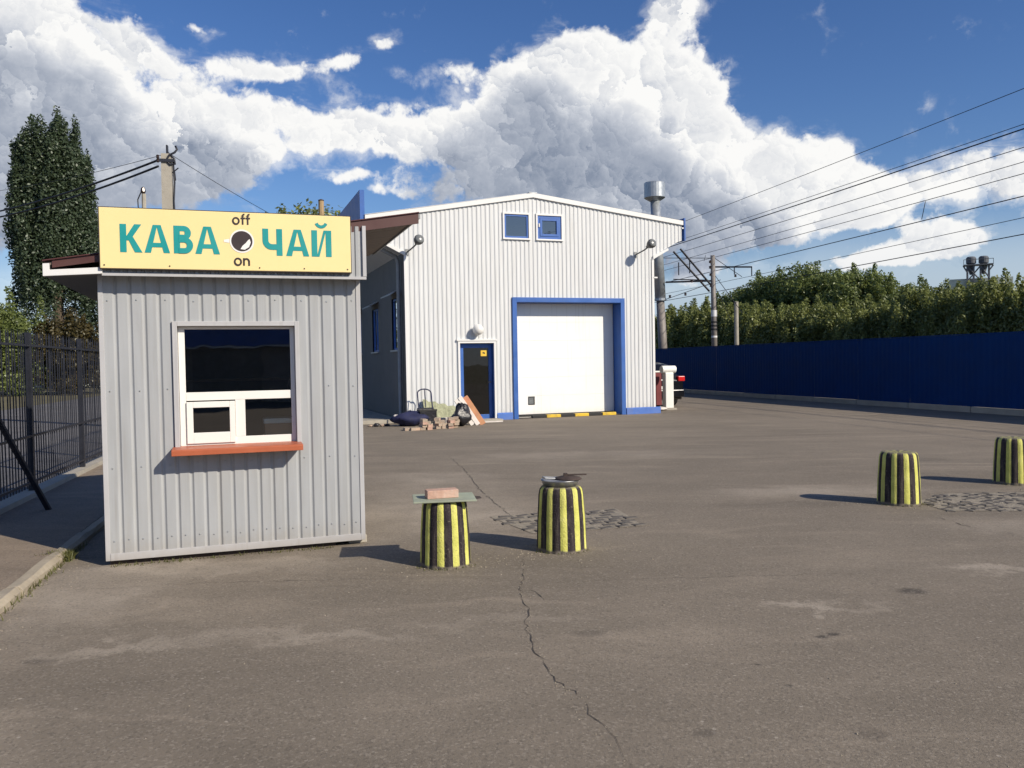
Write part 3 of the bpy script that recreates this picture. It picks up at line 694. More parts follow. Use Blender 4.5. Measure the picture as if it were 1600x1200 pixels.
def letter(ch, x, w, skew=0.):
    mb = MB(); z0, z1, h = LZ, LZ+LH, LH; t = .047
    Q = lambda pts: lay(mb, [(x+a*w, z0+b*h) for a, b in pts])
    tx = t/w
    if ch == 'K':
        Q([(0, 0), (tx, 0), (tx, 1), (0, 1)])
        Q([(tx, .42), (tx+.16, .42), (1., 1), (1-tx*1.12, 1), (tx, .57)])
        Q([(tx+.02, .55), (1-tx*1.1, 0), (1.02, 0), (tx+.26, .60)])
    elif ch == 'A':
        Q([(0, 0), (tx, 0), (.5+.02, 1), (.5-tx*.62, 1)]); Q([(1-tx, 0), (1, 0), (.5+tx*.62, 1), (.5-.02, 1)])
        Q([(.22, .20), (.78, .20), (.72, .36), (.28, .36)])
    elif ch == 'B':
        Q([(0, 0), (tx, 0), (tx, 1), (0, 1)])
        def bowl(zc, xs, rx, rzz):
            N2 = 12; O_, I_ = [(x+tx*w*.8, zc+rzz)], [(x+tx*w*.8, zc+rzz-t*.92)]
            for k in range(N2+1):
                q = R(90-180*k/N2); O_.append((xs+rx*math.cos(q), zc+rzz*math.sin(q))); I_.append((xs+(rx-t)*math.cos(q), zc+(rzz-t*.92)*math.sin(q)))
            O_.append((x+tx*w*.8, zc-rzz)); I_.append((x+tx*w*.8, zc-rzz+t*.92))
            for k in range(len(O_)-1): lay(mb, [I_[k], I_[k+1], O_[k+1], O_[k]])
        bowl(z0+h*.742, x+w*.52, w*.38, h*.258); bowl(z0+h*.296, x+w*.55, w*.45, h*.296)
    elif ch == 'CH':
        Q([(1-tx, 0), (1, 0), (1, 1), (1-tx, 1)])
        stroke(mb, [(x+tx*w*.5, z1), (x+tx*w*.5, z0+h*.58)] + arc(x+tx*w*.5+.05, z0+h*.58-.005, .05, .052, 180, 270, 8) + [(x+w-t*.8, z0+h*.58-.057)], t)
    elif ch == 'I':
        Q([(0, 0), (tx, 0), (tx, 1), (0, 1)]); Q([(1-tx, 0), (1, 0), (1, 1), (1-tx, 1)])
        Q([(tx*.92, 0), (tx*1.35, 0), (1-tx*.92, 1), (1-tx*1.35, 1)])
        stroke(mb, arc(x+w*.5, z1+.075, .043, .045, 200, 340, 10), .026)
    return mb
for nm, ch, x, w in (('letter', 'K', .192, .158), ('letter', 'A', .368, .188), ('letter', 'B', .585, .145), ('letter', 'A', .745, .188), ('letter', 'CH', 1.268, .158), ('letter', 'A', 1.455, .188), ('letter', 'I', 1.664, .165)):
    letter(ch, x, w).build(nm, 'sign_teal', SG)
def small_text(word, x, z, xh=.048, t=.0115):
    for ch in word:
        mb = MB()
        if ch == 'o': stroke(mb, arc(x+xh*.46, z+xh*.5, xh*.40, xh*.44, 0, 360, 22), t); x += xh*1.10
        elif ch == 'n':
            stroke(mb, [(x+t*.5, z-t*.0), (x+t*.5, z+xh)], t); stroke(mb, [(x+t*.5, z+xh*.55)] + arc(x+xh*.44, z+xh*.52, xh*.33, xh*.38, 165, 0, 10) + [(x+xh*.77, z)], t); x += xh*1.05
        elif ch == 'f':
            stroke(mb, [(x+xh*.26, z), (x+xh*.26, z+xh*1.18)] + arc(x+xh*.5, z+xh*1.18, xh*.24, xh*.27, 180, 80, 8), t)
            stroke(mb, [(x, z+xh*.9), (x+xh*.6, z+xh*.9)], t*.95, .0004); x += xh*.68
        mb.build('letter', 'sign_dark', SG)
small_text('off', 1.036, 2.768, .058, .0135); small_text('on', 1.042, 2.432, .062, .0140)
KX, KZ = 1.105, 2.632
def disc(r, d, m, nm, n=40, cx=KX, cz=KZ, rx=1.):
    mb = MB(); lay(mb, [(cx+r*rx*math.cos(2*math.pi*k/n), cz+r*math.sin(2*math.pi*k/n)) for k in range(n)], d); mb.build(nm, m, SG)
disc(.096, .0000, 'sign_white', 'switch_ring'); disc(.083, .0010, 'sign_dark', 'switch_disc')
mb = MB(); pts = []
cr = [(-.012, -.062), (.020, -.066), (.052, -.045), (.066, -.008), (.058, .018), (.047, .010), (.030, -.012), (.004, -.036)]
lay(mb, [(KX+a*1.05, KZ+b*1.05) for a, b in cr], .0018); mb.build('switch_pointer', 'sign_white', SG)
mb = MB(); lay(mb, [(.965, 2.622), (1.006, 2.616), (1.006, 2.648), (.965, 2.640)], 0); mb.build('switch_tick', 'sign_white', SG)

# ------------------------------------------------------------------ hall
HA = R(19.8)
HL = thing('industrial_hall', 'white corrugated metal hall with blue door frames and gable roof', 'building', (-2.812, 22.077, 0), HA)
HW, HD = 7.52, 16.
AX, AZ, LX, LZ_, RX, RZ_ = 3.70, 6.28, -1.0, 5.46, 8.50, 5.70       # roof line under the barge trim
ztop = PL((LX, LZ_), (AX, AZ), (RX, RZ_)); ztop.brk = [AX]
zb_ = PL((LX, 5.06), (-.86, 5.0), (0, 4.58), (0.0001, .0), (HW-.0001, .0), (HW, 4.68), (8.36, 5.12), (RX, 5.16))
zb_.brk = [-.86, 0, .0001, HW-.0001, HW, 8.36]
DX0, DX1, DZ = 3.16, 6.40, 3.28        # vehicle door opening
PX0, PX1, PZ = 1.49, 2.47, 2.14        # pedestrian door opening
WINS = [(2.84, 3.56, 5.06, 5.72), (3.83, 4.56, 5.06, 5.72)]
gab = corrugated(LX, RX, .127, .016, 'even', zb_, ztop, [(DX0, DX1, -1, DZ), (PX0, PX1, -1, PZ)]+WINS)
gab.build('gable_cladding', 'hall_sheet', HL)
# barge trim along both slopes
def barge(xa, za, xb, zb2):
    mb = MB(); mb.prism([(xa, za-.07), (xb, zb2-.07), (xb, zb2+.055), (xa, za+.055)], 'y', -.05, .03); return mb
barge(LX-.03, LZ_-.005, AX, AZ).build('barge_trim', 'white_trim', HL); barge(AX, AZ, RX+.03, RZ_-.005).build('barge_trim', 'white_trim', HL)
rg = MB(); rg.box(AX-.12, AX+.12, -.04, .2, AZ+.057, AZ+.075); rg.build('ridge_cap', 'galv', HL)
# side walls, back wall
def sidewall(x, name, m, top):
    mb = MB(); wins = [(.72, 1.78, 2.0, 3.45), (3.85, 4.90, 2.0, 3.35), (7., 8., 2., 3.35), (10.2, 11.2, 2., 3.35)] if x == 0 else []
    ys = sorted({.02, HD} | {w[0] for w in wins} | {w[1] for w in wins})
    for a, b in zip(ys[:-1], ys[1:]):
        w = [w for w in wins if w[0] <= a < w[1]]
        for (z0, z1) in ([(0, w[0][2]), (w[0][3], top)] if w else [(0, top)]): mb.quad((x, a, z0), (x, b, z0), (x, b, z1), (x, a, z1))
    o = mb.build(name, m, HL); return o, wins
swl, wins = sidewall(0, 'side_wall', 'side_shade_grey', 4.58); sidewall(HW, 'side_wall', 'side_shade_grey', 4.68)
for (a, b, z0, z1) in wins:
    mb = MB()
    for (p, q, u, w) in ((a, a+.06, z0, z1), (b-.06, b, z0, z1), (a+.06, b-.06, z0, z0+.06), (a+.06, b-.06, z1-.06, z1), ((a+b)/2-.03, (a+b)/2+.03, z0+.06, z1-.06)): mb.box(.04, .09, p, q, u, w)
    w_ = mb.build('side_window', 'blue_paint', HL)
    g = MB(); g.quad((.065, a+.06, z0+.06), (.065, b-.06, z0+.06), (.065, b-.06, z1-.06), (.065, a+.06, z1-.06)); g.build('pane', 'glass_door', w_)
    h = MB(); h.prism([(.0, z1+.22), (-.30, z1+.06), (-.30, z1+.03), (.0, z1+.19)], 'y', a-.08, b+.08); h.build('hood', 'galv', w_)
    h = MB(); h.box(-.06, .04, a-.04, b+.04, z0-.05, z0-.003); h.build('sill', 'galv', w_)
bk = MB(); bk.quad((0, HD, 0), (HW, HD, 0), (HW, HD, 5.6), (AX, HD, AZ), (0, HD, 5.6)); bk.build('back_wall', 'grey_paint', HL)
fl = MB(); fl.quad((0, .05, .02), (HW, .05, .02), (HW, HD, .02), (0, HD, .02)); fl.build('floor_slab', 'concrete', HL)
# roof
for (xa, za, xb, zb2) in ((LX-.06, LZ_, AX, AZ), (AX, AZ, RX+.06, RZ_)):
    mb = MB(); n = 60
    for k in range(n):
        y0 = -.03+(HD+.1)*k/n; dy = (HD+.1)/n
        for (ya, yb, ha, hb2) in ((0, .4, 0, 0), (.4, .5, 0, .03), (.5, .9, .03, .03), (.9, 1., .03, 0)):
            mb.quad((xa, y0+ya*dy, za+.06+ha), (xb, y0+ya*dy, zb2+.06+ha), (xb, y0+yb*dy, zb2+.06+hb2), (xa, y0+yb*dy, za+.06+hb2))
    mb.build('roof_sheet', 'hall_sheet', HL)
# eaves: sloping soffits and the outer faces, blue boards along both eaves
so = MB(); so.quad((0, .0, 4.58), (0, HD, 4.58), (-.86, HD, 5.0), (-.86, 0, 5.0)); so.quad((-.86, 0, 5.0), (-.86, HD, 5.0), (LX, HD, 5.06), (LX, 0, 5.06)); so.build('soffit', 'hall_sheet', HL)
so = MB(); so.quad((HW, 0, 4.68), (8.36, 0, 5.12), (8.36, HD, 5.12), (HW, HD, 4.68)); so.quad((8.36, 0, 5.12), (RX, 0, 5.16), (RX, HD, 5.16), (8.36, HD, 5.12)); so.build('soffit', 'hall_sheet', HL)
tr = MB(); tr.prism([(HW-.02, 4.56), (HW+.02, 4.60), (8.02, 4.86), (8.0, 4.92), (HW-.02, 4.68)], 'y', -.045, .01); tr.build('soffit_trim', 'white_trim', HL)
tr = MB(); tr.prism([(.02, 4.50), (-.02, 4.50), (-.62, 4.80), (-.60, 4.87), (.02, 4.58)], 'y', -.045, .01); tr.build('soffit_trim', 'white_trim', HL)
so = MB(); so.quad((LX, 0, 5.06), (LX, HD, 5.06), (LX, HD, LZ_+.06), (LX, 0, LZ_+.06)); so.quad((RX, 0, 5.16), (RX, 0, RZ_+.06), (RX, HD, RZ_+.06), (RX, HD, 5.16)); so.build('eave_face', 'white_trim', HL)
bl = MB(); bl.box(-1.15, -1.03, .0, HD-.6, 5.2, 6.17); bl.build('eave_board', 'blue_paint', HL)
bl = MB(); bl.box(RX+.07, RX+.11, -.04, HD-.6, 5.16, 5.84); bl.build('eave_board', 'blue_paint', HL)
bl = MB(); bl.box(RX+.001, RX+.069, -.02, .03, 5.52, 5.56); bl.build('bracket', 'white_trim', HL)
bl = MB(); bl.box(RX+.001, RX+.069, .04, .10, 5.60, 5.80); bl.build('bracket', 'black_metal', HL)
# corner trims, plinth, downpipe
tr = MB(); tr.box(-.012, .07, -.016, -.002, .0, 4.5); tr.build('corner_trim', 'white_trim', HL)
tr = MB(); tr.box(HW-.06, HW+.012, -.016, -.002, .19, 4.6); tr.build('corner_trim', 'white_trim', HL)
for (a, b) in ((.07, PX0-.06), (PX1+.06, DX0-.17), (DX1+.15, HW+.16)):
    pl = MB(); pl.prism([(-.05, 0), (-.05, .17), (-.01, .195), (.0, .195), (0, 0)], 'x', a, b); pl.build('plinth', 'blue_plinth', HL)
pp = MB(); pp.tube([(-.86, .55, 4.98), (-.80, .5, 4.85), (-.14, .42, 4.50), (-.09, .40, 4.35), (-.09, .40, .25), (-.22, .40, .1)], .055, 10); pp.build('downpipe', 'grey_paint', HL, smooth=True)
pp = MB(); pp.tube([(HW+.15, .5, 4.7), (HW+.1, .45, 4.5), (HW+.1, .45, .3)], .05, 10); pp.build('downpipe', 'grey_paint', HL, smooth=True)
pp = MB(); pp.box(HW+.002, HW+.12, -.03, .10, 4.02, 4.06); pp.build('pipe_clamp', 'white_trim', HL)
# vehicle door: blue frame, reveal, sections
fw_ = MB(); t = .13
fw_.box(DX0-t, DX0, -.04, .06, 0, DZ+t); fw_.box(DX1, DX1+t, -.04, .06, 0, DZ+t); fw_.box(DX0, DX1, -.04, .06, DZ, DZ+t)
dfr = fw_.build('vehicle_door_frame', 'blue_paint', HL, bevel=.004)
rv_ = MB(); DY = .47
rv_.quad((DX0, .06, 0), (DX0, DY, 0), (DX0, DY, DZ), (DX0, .06, DZ)); rv_.quad((DX1, .06, 0), (DX1, .06, DZ), (DX1, DY, DZ), (DX1, DY, 0)); rv_.quad((DX0, .06, DZ), (DX0, DY, DZ), (DX1, DY, DZ), (DX1, .06, DZ))
rv_.build('reveal', 'blue_paint', dfr)
vdm = MB(); vdm.box(DX0+.002, DX1-.002, DY+.01, DY+.05, .02, DZ); vdo = vdm.build('vehicle_door', 'door_white', HL)
ns = 6
for k in range(ns):
    z0 = .09+(DZ-.10)*k/ns; z1 = .09+(DZ-.10)*(k+1)/ns
    p = MB(); p.box(DX0+.03, DX1-.03, DY-.012, DY+.009, z0+.0012, z1-.0012); p.build('door_panel', 'door_white', vdo, bevel=.0015)
p = MB(); p.box(DX0+.03, DX1-.03, DY-.015, DY+.009, .03, .09); p.build('rubber_seal', 'hazard_black', vdo)
hx = DX0+.48
p = MB(); p.box(hx, hx+.20, DY-.022, DY-.0125, .36, .60); hp = p.build('hatch', 'hazard_black', vdo)
p = MB(); p.box(hx+.015, hx+.16, DY-.026, DY-.0225, .385, .57); p.build('hatch_plate', 'lamp_glass', hp)
for k in range(6):
    p = MB(); x0 = 3.6+k*.44; p.box(x0, x0+.435, .02, .16, .0, .085); p.build('hazard_kerb', 'hazard_yellow' if k % 2 == 1 else 'hazard_black', HL, bevel=.01)
# pedestrian door
tm = MB(); tm.box(PX0-.055, PX0, -.03, .03, 0, PZ+.06); tm.box(PX1, PX1+.055, -.03, .03, 0, PZ+.06); tm.box(PX0-.09, PX1+.09, -.05, .03, PZ+.061, PZ+.11); tm.box(PX0, PX1, -.03, .03, PZ, PZ+.06)
pdr = tm.build('door_casing', 'white_trim', HL)
PY = .17
rv_ = MB(); rv_.quad((PX0, .03, 0), (PX0, PY, 0), (PX0, PY, PZ), (PX0, .03, PZ)); rv_.quad((PX1, .03, 0), (PX1, .03, PZ), (PX1, PY, PZ), (PX1, PY, 0)); rv_.quad((PX0, .03, PZ), (PX0, PY, PZ), (PX1, PY, PZ), (PX1, .03, PZ)); rv_.build('reveal', 'blue_paint', pdr)
d_ = MB(); a = .11
d_.box(PX0+.01, PX0+a+.03, PY-.03, PY+.03, .03, PZ-.01); d_.box(PX1-a, PX1-.01, PY-.03, PY+.03, .03, PZ-.01); d_.box(PX0+a+.03, PX1-a, PY-.03, PY+.03, PZ-.13, PZ-.01); d_.box(PX0+a+.03, PX1-a, PY-.03, PY+.03, .03, .16)
pd = d_.build('entrance_door', 'blue_paint', HL, bevel=.004)
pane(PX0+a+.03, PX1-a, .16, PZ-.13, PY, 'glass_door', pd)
h = MB(); h.tube([(PX1-.06, PY-.03, 1.06), (PX1-.06, PY-.08, 1.06), (PX1-.18, PY-.085, 1.05)], .012, 8); h.build('handle', 'black_metal', pd)
for z in (.5, 1.05, 1.5, 1.85):
    h = MB(); h.tube([(PX0+.025, PY-.045, z-.05), (PX0+.025, PY-.045, z+.05)], .014, 8); h.build('hinge', 'black_metal', pd)
nx = 2.14
h = MB(); h.box(nx, nx+.17, PY-.006, PY-.002, 1.78, 1.94); h2 = h.build('notice', 'yellow_paint', pd)
h = MB(); h.quad((nx+.05, PY-.008, 1.86), (nx+.12, PY-.008, 1.84), (nx+.13, PY-.008, 1.875), (nx+.06, PY-.008, 1.90)); h.build('notice_print', 'hazard_black', h2)
st = MB(); st.box(PX0-.1, PX1+.1, -.42, .03, .0, .05); st.build('doorstep', 'concrete', HL, bevel=.008)
# upper windows
for i, (a, b, z0, z1) in enumerate(WINS):
    c = MB(); c.box(a-.045, a, -.03, .03, z0-.02, z1); c.box(b, b+.045, -.03, .03, z0-.02, z1); c.box(a-.045, b+.045, -.03, .03, z1, z1+.05); c.box(a-.05, b+.05, -.05, .03, z0-.045, z0-.02); c.box(a, b, -.03, .03, z0-.02, z0)
    w_ = c.build('gable_window', 'white_trim', HL)
    f = MB(); q = .055 if i == 0 else .075
    for (p, p2, u, w) in ((a+.004, a+q, z0+.004, z1-.004), (b-q, b-.004, z0+.004, z1-.004), (a+q, b-q, z0+.004, z0+q), (a+q, b-q, z1-q, z1-.004)): f.box(p, p2, .0, .06, u, w)
    f.build('frame', 'blue_paint', w_, bevel=.003)
    A, Bx, Z0, Z1 = a+q, b-q, z0+q, z1-q
    if i == 1:
        f = MB(); q2 = .07
        for (p, p2, u, w) in ((A+.003, A+q2, Z0+.003, Z1-.003), (Bx-q2, Bx-.003, Z0+.003, Z1-.003), (A+q2, Bx-q2, Z0+.003, Z0+q2), (A+q2, Bx-q2, Z1-q2, Z1-.003)): f.box(p, p2, -.015, .05, u, w)
        f.build('sash', 'blue_paint', w_, bevel=.003); A += q2; Bx -= q2; Z0 += q2; Z1 -= q2
        f = MB(); f.box(a+.03, a+.06, -.04, -.016, (z0+z1)/2, (z0+z1)/2+.10); f.build('handle', 'white_plastic', w_)
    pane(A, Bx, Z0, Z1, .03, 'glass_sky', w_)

# lamps on the gable
HM = HL.matrix_basis
def flood(label, x, z, dx):
    o = thing('wall_lamp', label, 'lamp', tuple(HM @ Vector((x, 0, z))), HA, 'street lamps on the gable of the hall')
    a = MB(); a.tube([(0, -.005, 0), (dx*.15, -.14, .04), (dx*.35, -.32, .10), (dx*.6, -.42, .18)], .020, 8); a.build('arm', 'lamp_dark', o, smooth=True)
    a = MB(); a.box(-.05, .05, -.02, -.001, -.08, .08); a.build('wall_plate', 'grey_paint', o)
    hd = MB(); prof = [(.02, -.16), (.05, -.14), (.07, -.06), (.12, 0), (.155, .08), (.165, .15), (.15, .19)]
    hd.lathe(prof, 20); hobj = hd.build('head', 'lamp_dark', o, smooth=True)
    d = Vector((dx*.25, -.72, .22)).normalized(); hobj.rotation_euler = d.to_track_quat('Z', 'Y').to_euler(); hobj.location = (dx*.6, -.46, .22); hobj.scale = (.82, .82, .9)
    g = MB(); g.lathe([(.148, .0), (.13, .022), (.07, .04), (.01, .045)], 20); go = g.build('lens', 'lamp_glass', hobj, smooth=True); go.location = (0, 0, .19)
flood('grey street lamp on a curved arm at the right end of the gable', 6.93, 4.70, .34)
flood('grey street lamp on a curved arm at the left corner of the gable', .08, 4.58, .30)
o = thing('globe_lamp', 'white globe lamp on the wall above the blue entrance door', 'lamp', tuple(HM @ Vector((1.97, 0, 2.50))), HA)
g = MB(); g.lathe([(.02, -.145)]+[(.15*math.cos(R(q)), .15*math.sin(R(q))) for q in range(-70, 80, 12)]+[(.02, .148)], 24, (0, -.17, 0)); g.build('globe', 'lamp_white', o, smooth=True)
g = MB(); g.tube([(0, -.02, -.10), (0, -.10, -.14), (0, -.17, -.13)], .02, 8); g.box(-.05, .05, -.025, -.001, -.16, -.04); g.build('bracket', 'white_trim', o)

# ------------------------------------------------------------------ bollards
def bollard_mesh(seed):
    rnd = random.Random(seed); mb = MB(); NS, SUB = 20, 5; n = NS*SUB
    prof = [(.222, -.03), (.220, 0), (.217, .02), (.2135, .12), (.209, .25), (.2005, .38), (.195, .47), (.187, .515), (.172, .537), (.155, .545), (.12, .541), (.06, .538), (.003, .537)]
    for (r, z) in prof:
        for j in range(n):
            a = 2*math.pi*j/n; lob = abs(math.sin(a*NS/2))**.6; k = min(1, r/.17)
            rr = r*(1-.035*(1-lob)*k)+rnd.uniform(-.0012, .0012); mb.v.append((rr*math.cos(a), rr*math.sin(a), z+rnd.uniform(-.001, .001)))
    for k in range(len(prof)-1):
        for j in range(n): a = k*n+j; b = k*n+(j+1) % n; mb.f.append((a, b, b+n, a+n))
    return mb
BL = [((-.555, 6.56), .955, 0.05, 'yellow and black striped concrete bollard carrying a board and a brick'),
      ((.40, 7.01), 1.0, .20, 'yellow and black striped concrete bollard carrying a metal pan'),
      ((4.17, 8.91), 1.03, .12, 'yellow and black striped concrete bollard standing left of the broken patch'),
      ((6.17, 10.16), 1.04, .0, 'yellow and black striped concrete bollard at the right edge of the photo')]
for i, ((x, y), sc, rz_, lab) in enumerate(BL):
    o = bollard_mesh(i).build('bollard', 'bollard_paint', None, smooth=True, loc=(x, y, 0), rot=(0, 0, rz_)); o.scale = (sc*.98, sc*.98, sc)
    tag(o, lab, 'bollard', 'striped bollards across the yard entrance')
zt = .545*.955
bo = thing('board', 'thin grey green board lying on top of the left bollard', 'board', (-.56, 6.56, zt), R(8))
b = MB(); b.box(-.245, .245, -.19, .19, .0, .014); b.build('sheet', 'board_green', bo, bevel=.003)
b = MB(); b.quad((.245, -.10, .002), (.30, -.07, .004), (.29, .02, .006), (.245, .05, .004)); b.build('torn_edge', 'rust', bo)
b = MB(); b.box(-.125, .125, -.06, .06, 0, .065)
br = b.build('brick', 'brick_pink', None, bevel=.005, loc=(-.575, 6.54, zt+.0145), rot=(0, 0, R(16))); tag(br, 'pale pink brick lying on the board on top of the left bollard', 'brick')
zt = .545
pn = thing('metal_pan', 'shallow grey metal pan on top of the second bollard', 'pan', (.395, 7.01, zt), R(12))
b = MB(); b.lathe([(.10, .0), (.145, .004), (.160, .05), (.166, .052), (.163, .046), (.148, .010), (.02, .006)], 28); b.build('dish', 'pan_metal', pn, smooth=True)
b = MB(); b.box(-.15, -.02, -.04, .06, .046, .062, Matrix.Rotation(.1, 4, 'Y')); b.build('lid_piece', 'pan_metal', pn, bevel=.004)
rl = thing('rusty_lid', 'dark rusty lid with a flat handle lying on the metal pan', 'lid', (.46, 6.99, zt+.055), R(5))
b = MB(); b.lathe([(.12, .0), (.11, .012), (.06, .024), (.02, .028), (.003, .029)], 22); b.build('disc', 'rust', rl, smooth=True)
b = MB(); b.box(-.03, .16, -.012, .012, .03, .040); b.box(-.035, -.005, -.02, .02, .02, .05); b.build('handle', 'rust', rl)

# ------------------------------------------------------------------ clutter in front of the hall
def hp(x, y, z=0.): return tuple(HM @ Vector((x, y, z)))
def lump(name, m, sx, sy, sz, seed, parent=None, loc=None, rot=None, amp=.25):
    rnd = random.Random(seed); mb = MB(); nu, nv = 18, 10; ph = [rnd.uniform(0, 6.28) for _ in range(8)]
    for j in range(nv+1):
        v = math.pi*j/nv
        for i in range(nu):
            u = 2*math.pi*i/nu
            k = 1+amp*(.5*math.sin(3*u+ph[0]+2*v)+.35*math.sin(5*u+ph[1]-3*v)+.3*math.sin(4*v+ph[2])+.25*math.sin(8*u+ph[3]+v))+rnd.uniform(-.04, .04)
            x, y, z = sx*k*math.sin(v)*math.cos(u), sy*k*math.sin(v)*math.sin(u), sz*(math.cos(v)*k*.5+.5)
            mb.v.append((x, y, max(0, z)))
    for j in range(nv):
        for i in range(nu): a = j*nu+i; b = j*nu+(i+1) % nu; mb.f.append((a, a+nu, b+nu, b))
    return mb.build(name, m, parent, True, loc=loc, rot=rot)
o = lump('rubbish_bag', 'bag_navy', .46, .26, .36, 3, loc=hp(-.10, -.85), rot=(0, 0, HA)); tag(o, 'dark navy rubbish bag lying on the ground at the left corner of the hall', 'bag')
o = lump('bundle', 'board_white', .09, .08, .13, 5, loc=hp(-.47, -.80, .17), rot=(0, 0, HA)); tag(o, 'small white bundle on the end of the navy bag', 'bundle')
o = lump('rubbish_bag', 'bag_black', .24, .20, .52, 8, loc=hp(1.03, -1.62), rot=(0, 0, HA+.4), amp=.34); tag(o, 'black plastic rubbish bag between the bricks and the leaning boards', 'bag')
# hand truck
h = thing('hand_truck', 'dark tubular hand truck standing against the white wall', 'hand truck', hp(.36, -.55), HA+.1)
t = MB(); pts = [(-.19, -.10, .10), (-.19, .0, .50), (-.19, .06, .80)]+[(-.19*math.cos(R(q)), .07+.02*math.sin(R(q)), .82+.11*math.sin(R(q))) for q in range(15, 180, 20)]+[(.19, .06, .80), (.19, 0, .5), (.19, -.10, .10)]
t.tube(pts, .017, 8); t.build('frame', 'bag_navy', h, smooth=True)
t = MB(); t.tube([(.0, -.03, .45), (0, .06, .92)], .012, 6); t.build('centre_bar', 'bag_navy', h)
t = MB(); t.box(-.22, .22, -.03, .02, .40, .44); t.build('crossbar', 'black_metal', h); t = MB(); t.box(-.22, .22, -.14, -.09, .10, .13); t.build('crossbar', 'black_metal', h)
t = MB(); t.box(-.21, .21, -.36, -.12, .06, .075); t.build('toe_plate', 'black_metal', h)
for sx in (-.25, .25):
    w = MB(); w.tube([(sx-.03, .02, .12), (sx+.03, .02, .12)], .12, 18); w.build('wheel', 'tyre', h)
cr = thing('crate', 'black plastic crate on the hand truck', 'crate', hp(.34, -.80, .078), HA+.1)
t = MB(); t.box(-.24, .22, -.13, .13, 0, .02); t.box(-.24, -.22, -.13, .13, .02, .33); t.box(.20, .22, -.13, .13, .02, .33); t.box(-.22, .20, -.13, -.11, .02, .33); t.box(-.22, .20, .11, .13, .02, .33); t.build('shell', 'bag_black', cr, bevel=.004)
t = MB(); t.box(-.25, .23, -.14, -.131, .29, .335); t.build('rim', 'hazard_black', cr)
# leaning sheet of green mesh
sh_ = thing('leaning_sheet', 'yellowish green sheet leaning against the white wall left of the door', 'sheet', hp(.92, -.30), HA)
t = MB(); n = 12
for i in range(n):
    xa, xb = -.52+1.04*i/n, -.52+1.04*(i+1)/n
    ha, hb3 = (.64-.26*(i/n)+.03*math.sin(i*2.1)), (.64-.26*((i+1)/n)+.03*math.sin((i+1)*2.1))
    ya, yb = .03*math.sin(i*1.3), .03*math.sin((i+1)*1.3)
    t.quad((xa, -.18+ya, .0), (xb, -.18+yb, .0), (xb, .22+yb*.3, hb3), (xa, .22+ya*.3, ha))
t.build('sheet', 'mesh_green', sh_)
t = MB(); t.box(-.40, .42, -.24, -.20, .0, .22, Matrix.Rotation(.25, 4, 'X')); t.build('lower_board', 'board_white', sh_)
# brick stacks: every brick an object
bms = []
for k in range(3):
    b = MB(); b.box(-.125, .125, -.06, .06, 0, .066); bms.append(b.mesh('brick', 'brick_pink' if k == 0 else 'brick_grey'))
def stack(x, y, rows, per, where):
    for r in range(rows):
        for c in range(per if r < rows-1 else max(1, per-1)):
            o = bpy.data.objects.new('brick', random.choice(bms)); COL.objects.link(o)
            o.location = hp(x+(c-(per-1)/2)*.135+random.uniform(-.015, .015), y+random.uniform(-.03, .03), r*.0665+.001)
            o.rotation_euler = (0, 0, HA+math.pi/2+random.gauss(0, .12))
            tag(o, '%s brick of the %s course in the %s stack before the hall' % ('left' if c == 0 and per > 1 and r < rows-1 else ('right' if per > 1 and r < rows-1 else 'only'), ['bottom', 'second', 'third', 'top'][r], where), 'brick', 'bricks in the %s stack' % where)
stack(-.06, -2.25, 4, 2, 'left'); stack(.36, -2.05, 4, 2, 'middle'); stack(.60, -2.10, 4, 1, 'right'); stack(.78, -1.95, 4, 1, 'rear right')
for (x, y, a) in ((-.34, -2.3, .6), (-.52, -2.2, 1.9)):
    o = bpy.data.objects.new('brick', bms[1]); COL.objects.link(o); o.location = hp(x, y, .001); o.rotation_euler = (0, 0, a)
    tag(o, ('single brick lying right beside the left brick stack' if a < 1 else 'single brick lying farthest left of the brick stacks'), 'brick', 'single bricks left of the stacks')
for i, (x, m, lab, w, ln) in enumerate(((1.22, 'board_white', 'whitish board leaning against the hall beside the black bag', .10, .78), (1.38, 'board_white', 'pale board leaning between the whitish and the orange board', .12, .86), (1.52, 'board_orange', 'orange and red board leaning beside the blue entrance door', .17, .86))):
    b = MB(); b.box(-w/2, w/2, -.015, .015, 0, ln)
    o = b.build('plank', m, None, bevel=.004, loc=hp(x+.12, -1.55+.03*i, .008), rot=(-.35, -.48, HA+.15)); tag(o, lab, 'board')
b = MB(); b.box(-.42, .42, -.05, .05, 0, .03); o = b.build('plank', 'board_white', None, loc=hp(2.0, -.75, .001), rot=(0, 0, HA-.05)); tag(o, 'pale plank lying flat in front of the blue entrance door', 'board')
for i, (x, y, z) in enumerate(((-.95, -.6, .09), (-.80, -.62, .07), (-.67, -.58, .06), (-1.08, -.5, .05))):
    o = lump('stone', 'brick_grey' if i % 2 else 'bag_black', .07, .06, z, 20+i, loc=hp(x, y)); tag(o, 'small lump of rubble beside the navy bag, %s from the bag' % ['third', 'second', 'first', 'fourth'][i], 'rubble', 'rubble at the hall corner')
b = MB(); b.prism([(-1.6, 0), (-1.6, .10), (-.1, .10), (-.1, 0)], 'y', .0, 12); o = b.build('walkway_slab', 'concrete', None, loc=hp(0, .4), rot=(0, 0, HA)); structure(o)

